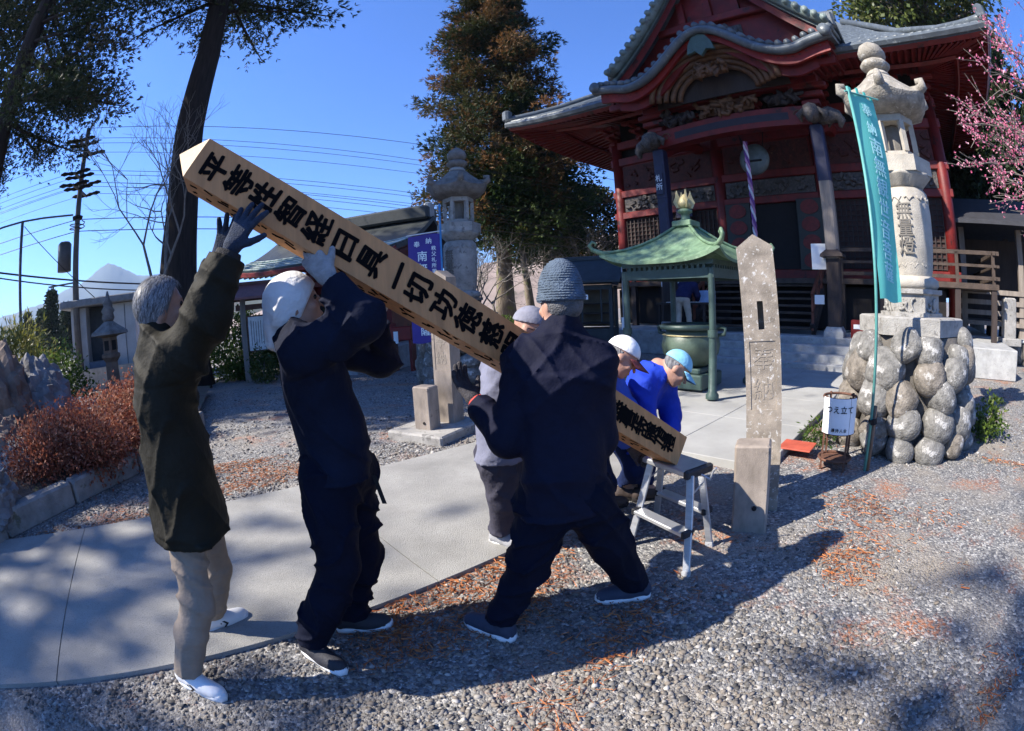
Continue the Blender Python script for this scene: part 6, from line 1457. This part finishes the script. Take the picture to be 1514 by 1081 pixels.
head_shell('hair', H, M('short_grey_hair', (.10, .10, .105), .7, .4, 40, .6, 120), p3, .006, [(c + f * .0, f, None), (c - u * .062, -u, None), (c + u * .02, u, None)], [ell(c - f * .03 - u * .02, (.070, .072, .05), rot, .03)])
dg = M('black_grip_glove', (.05, .045, .05), .85, .3, 30, .5, 140)
w = J['wrL']; d = J['haL'] - w; gl_ = glove(p3, 'glove', w + d.normalized() * .03, d + Vector((0, 0, .01)), Vector((.1, .2, 1)), Vector((.4, .9, .1)), dg, curl=.28, spread=.22, s=1.05, thick=.002, thumb=.7)
MB().tube([w - Vector((0, 0, .0)) - d.normalized() * .01 - p3.location, w + d.normalized() * .025 - p3.location], [.040, .038], 14).build('red_cuff', M('red_glove_cuff', (.45, .05, .04), .8), gl_, True)
w = J['wrR']; d = J['haR'] - w; glove(p3, 'glove', w + d.normalized() * .03, d, Vector((0, .3, 1)), Vector((.5, .8, 0)), dg, curl=.4, s=1.05, thick=.002)

# ---- man in the pale jacket behind the timber
J = dict(head=at(785, 486, 2.86), neck=at(766, 522, 2.88), chest=at(748, 575, 2.86), waist=at(742, 632, 2.84), hem=at(742, 674, 2.84), pelvis=at(744, 655, 2.84), shL=at(738, 545, 3.02), elL=at(752, 610, 3.05), wrL=at(805, 600, 2.92), haL=at(818, 592, 2.9),
         shR=at(750, 545, 2.70), elR=at(728, 612, 2.68), wrR=at(775, 600, 2.66), haR=at(790, 590, 2.66), hipL=at(754, 668, 2.92), knL=at(762, 735, 2.95), hipR=at(735, 668, 2.78), knR=at(742, 738, 2.80))
a1 = gnd(768, 800); J['anL'] = Vector((a1.x, a1.y, .09)); a2 = gnd(742, 806); J['anR'] = Vector((a2.x, a2.y, .09)); J['toeL'] = Vector((.9, .3, 0)); J['toeR'] = Vector((.8, -.5, 0))
chk('P4', J)
p4, b4, j4, H = person('man in a pale grey jacket, dark trousers and cap behind the timber', J, (.9, -.3, 0), (.85, -.35, -.3), (.15, 0, 1), fabric('pale_grey_jacket', (.16, .165, .22)), fabric('charcoal_trousers', (.05, .048, .065)), seed=4, shoes=M('grey_sneaker', (.3, .3, .31), .7), sole=white_sole, vox=.014, bvox=.011, leg_r=(.108, .085, .08))
def cap(root, H, crown, visor, vl=.085):
    c, r_, f, u, rot = H; k = head_shell('cap', H, crown, root, .014, [(c + u * .035 - f * .0, -u + f * .1, None)])
    M3 = Matrix((r_, f, u)).transposed().to_4x4(); M3.translation = c + u * .040 - root.location
    vz = MB()
    def fn(a, v): x = (2 * a - 1) * .078; y0 = .10 * math.sqrt(max(0, 1 - (x / .092) ** 2)) - .005; return Vector((x, y0 + vl * v * math.sqrt(max(.0, 1 - (x / .095) ** 2)), -.025 * v - .022 * (x / .078) ** 2))
    vz.grid(fn, 12, 4, thick=.004).xform(M3); vz.build('visor', visor, k, True); return k
cap(p4, H, M('grey_cap', (.20, .20, .24), .85), M('dark_visor', (.03, .03, .04), .8))
c, r_, f, u, rot = H
gm = MB()
for s in (-1, 1): gm.tube([c + f * .098 + r_ * (.032 * s + .022 * math.cos(t)) + u * (.004 + .016 * math.sin(t)) - p4.location for t in [k * math.pi / 6 for k in range(13)]], .0022, 5, False); gm.tube([c + f * .095 + r_ * .055 * s + u * .006 - p4.location, c - f * .01 + r_ * .082 * s + u * .008 - p4.location], .0025, 5)
gm.tube([c + f * .1 - r_ * .01 + u * .006 - p4.location, c + f * .1 + r_ * .01 + u * .006 - p4.location], .0025, 5).build('spectacles', black_m, p4)
for s in 'LR': glove(p4, 'glove', J['wr' + s] + (J['ha' + s] - J['wr' + s]).normalized() * .03, J['ha' + s] - J['wr' + s], Vector((0, 0, 1)), Vector((0, 1, 0)), white_glove, curl=.4, s=1.03, thick=.002)

# ---- two men stooping at the foot of the timber
J = dict(head=at(920, 528, 3.0), neck=at(893, 545, 3.02), chest=at(872, 585, 3.05), waist=at(862, 640, 3.1), hem=at(862, 675, 3.1), pelvis=at(862, 660, 3.1), shL=at(898, 560, 3.2), elL=at(925, 605, 3.2), wrL=at(940, 650, 3.12), haL=at(945, 662, 3.1),
         shR=at(880, 570, 2.88), elR=at(905, 625, 2.85), wrR=at(930, 655, 2.9), haR=at(938, 665, 2.92), hipL=at(875, 672, 3.2), knL=at(895, 715, 3.3), hipR=at(852, 675, 3.0), knR=at(870, 720, 3.0))
a1 = gnd(890, 752); J['anL'] = Vector((a1.x, a1.y, .09)); a2 = gnd(852, 775); J['anR'] = Vector((a2.x, a2.y, .09)); J['toeL'] = Vector((.95, .1, 0)); J['toeR'] = Vector((.95, -.2, 0))
chk('P5', J)
p5, b5, j5, H = person('stooping man in blue with a white cap and maroon visor', J, (.9, -.15, 0), (.82, -.25, -.62), (.62, 0, .8), fabric('light_blue_jacket', (.045, .095, .42)), fabric('navy_work_trousers', (.012, .02, .06)), seed=5, shoes=M('brown_boot', (.05, .035, .03), .7), sole=black_m, vox=.014, bvox=.010)
cap(p5, H, M('white_cap', (.76, .76, .76), .8), M('maroon_visor', (.10, .02, .025), .7), .10)
c, r_, f, u, rot = H; head_shell('hair', H, hair_m, p5, .006, [(c - f * .005, f, None), (c - u * .05, -u, None), (c + u * .03, u, None)])
for s in 'LR': glove(p5, 'glove', J['wr' + s] + (J['ha' + s] - J['wr' + s]).normalized() * .02, J['ha' + s] - J['wr' + s], Vector((0, 0, -1)), Vector((1, 0, 0)), dg, curl=.4, s=1.0, thick=.002)
J = dict(head=at(1000, 545, 3.42), neck=at(972, 548, 3.46), chest=at(950, 575, 3.52), waist=at(935, 620, 3.6), hem=at(932, 655, 3.62), pelvis=at(933, 640, 3.6), shL=at(980, 562, 3.66), elL=at(992, 615, 3.6), wrL=at(990, 650, 3.42), haL=at(988, 664, 3.36),
         shR=at(950, 572, 3.32), elR=at(960, 630, 3.25), wrR=at(975, 662, 3.22), haR=at(980, 672, 3.2), hipL=at(945, 650, 3.7), knL=at(955, 690, 3.75), hipR=at(922, 652, 3.5), knR=at(938, 692, 3.5))
a1 = gnd(950, 722, .1); J['anL'] = Vector((a1.x, a1.y, .12)); a2 = gnd(925, 738); J['anR'] = Vector((a2.x, a2.y, .12)); J['toeL'] = Vector((.9, .2, 0)); J['toeR'] = Vector((.9, -.2, 0))
chk('P6', J)
blue = fabric('bright_blue_jacket', (.018, .048, .40), .7)
p6, b6, j6, H = person('stooping man in a bright blue jacket and sky blue cap', J, (.9, -.25, 0), (.72, -.25, -.72), (.7, 0, .75), blue, fabric('dark_blue_trousers', (.014, .024, .075)), seed=6, shoes=M('brown_boot', (.05, .035, .03), .7), sole=black_m, vox=.014, bvox=.010)
cap(p6, H, M('sky_blue_cap', (.22, .50, .66), .8), M('sky_blue_visor', (.20, .47, .64), .8), .09)
c, r_, f, u, rot = H; head_shell('hair', H, hair_m, p6, .006, [(c - f * .005, f, None), (c - u * .05, -u, None), (c + u * .03, u, None)])
for s in 'LR': glove(p6, 'glove', J['wr' + s] + (J['ha' + s] - J['wr' + s]).normalized() * .02, J['ha' + s] - J['wr' + s], Vector((0, 0, -1)), Vector((1, 0, 0)), white_glove, curl=.4, s=1.0, thick=.002)
# ---- visitor bending over the desk below the hall
q = at(1010, 440, 12.6); gx = Vector((q.x, q.y, HZ)); vdir = Vector((.75, .66, 0)).normalized(); vr = Vector((.66, -.75, 0))
def vp(f_, r2, z): return gx + vdir * f_ + vr * r2 + Vector((0, 0, z))
J = dict(head=vp(.44, 0, 1.30), neck=vp(.32, 0, 1.24), chest=vp(.20, 0, 1.14), waist=vp(.02, 0, .98), hem=vp(-.06, 0, .84), pelvis=vp(-.04, 0, .88), shL=vp(.28, -.19, 1.2), elL=vp(.38, -.24, .94), wrL=vp(.55, -.16, .82), haL=vp(.62, -.15, .8), shR=vp(.28, .19, 1.2), elR=vp(.36, .24, .94), wrR=vp(.52, .16, .82), haR=vp(.6, .15, .8),
         hipL=vp(-.06, -.1, .85), knL=vp(-.02, -.13, .45), anL=vp(-.1, -.14, .09), hipR=vp(-.06, .1, .85), knR=vp(.04, .13, .45), anR=vp(.06, .16, .09), toeL=vdir, toeR=vdir)
p7, b7, j7, H = person('visitor in a navy jacket and pale trousers bending over the desk', J, vdir, tuple(vdir * .7 + Vector((0, 0, -.7))), (.5, .4, .75), fabric('navy_casual_jacket', (.018, .02, .06)), fabric('pale_trousers', (.42, .36, .29)), seed=7, shoes=dark_shoe, sole=white_sole, vox=.02, bvox=.014, ground=HZ)
c, r_, f, u, rot = H; head_shell('hair', H, M('dark_hair', (.03, .027, .026), .6), p7, .010, [(c + f * .04 + u * .04, f, None), (c - u * .06, -u, None)], vox=.012)
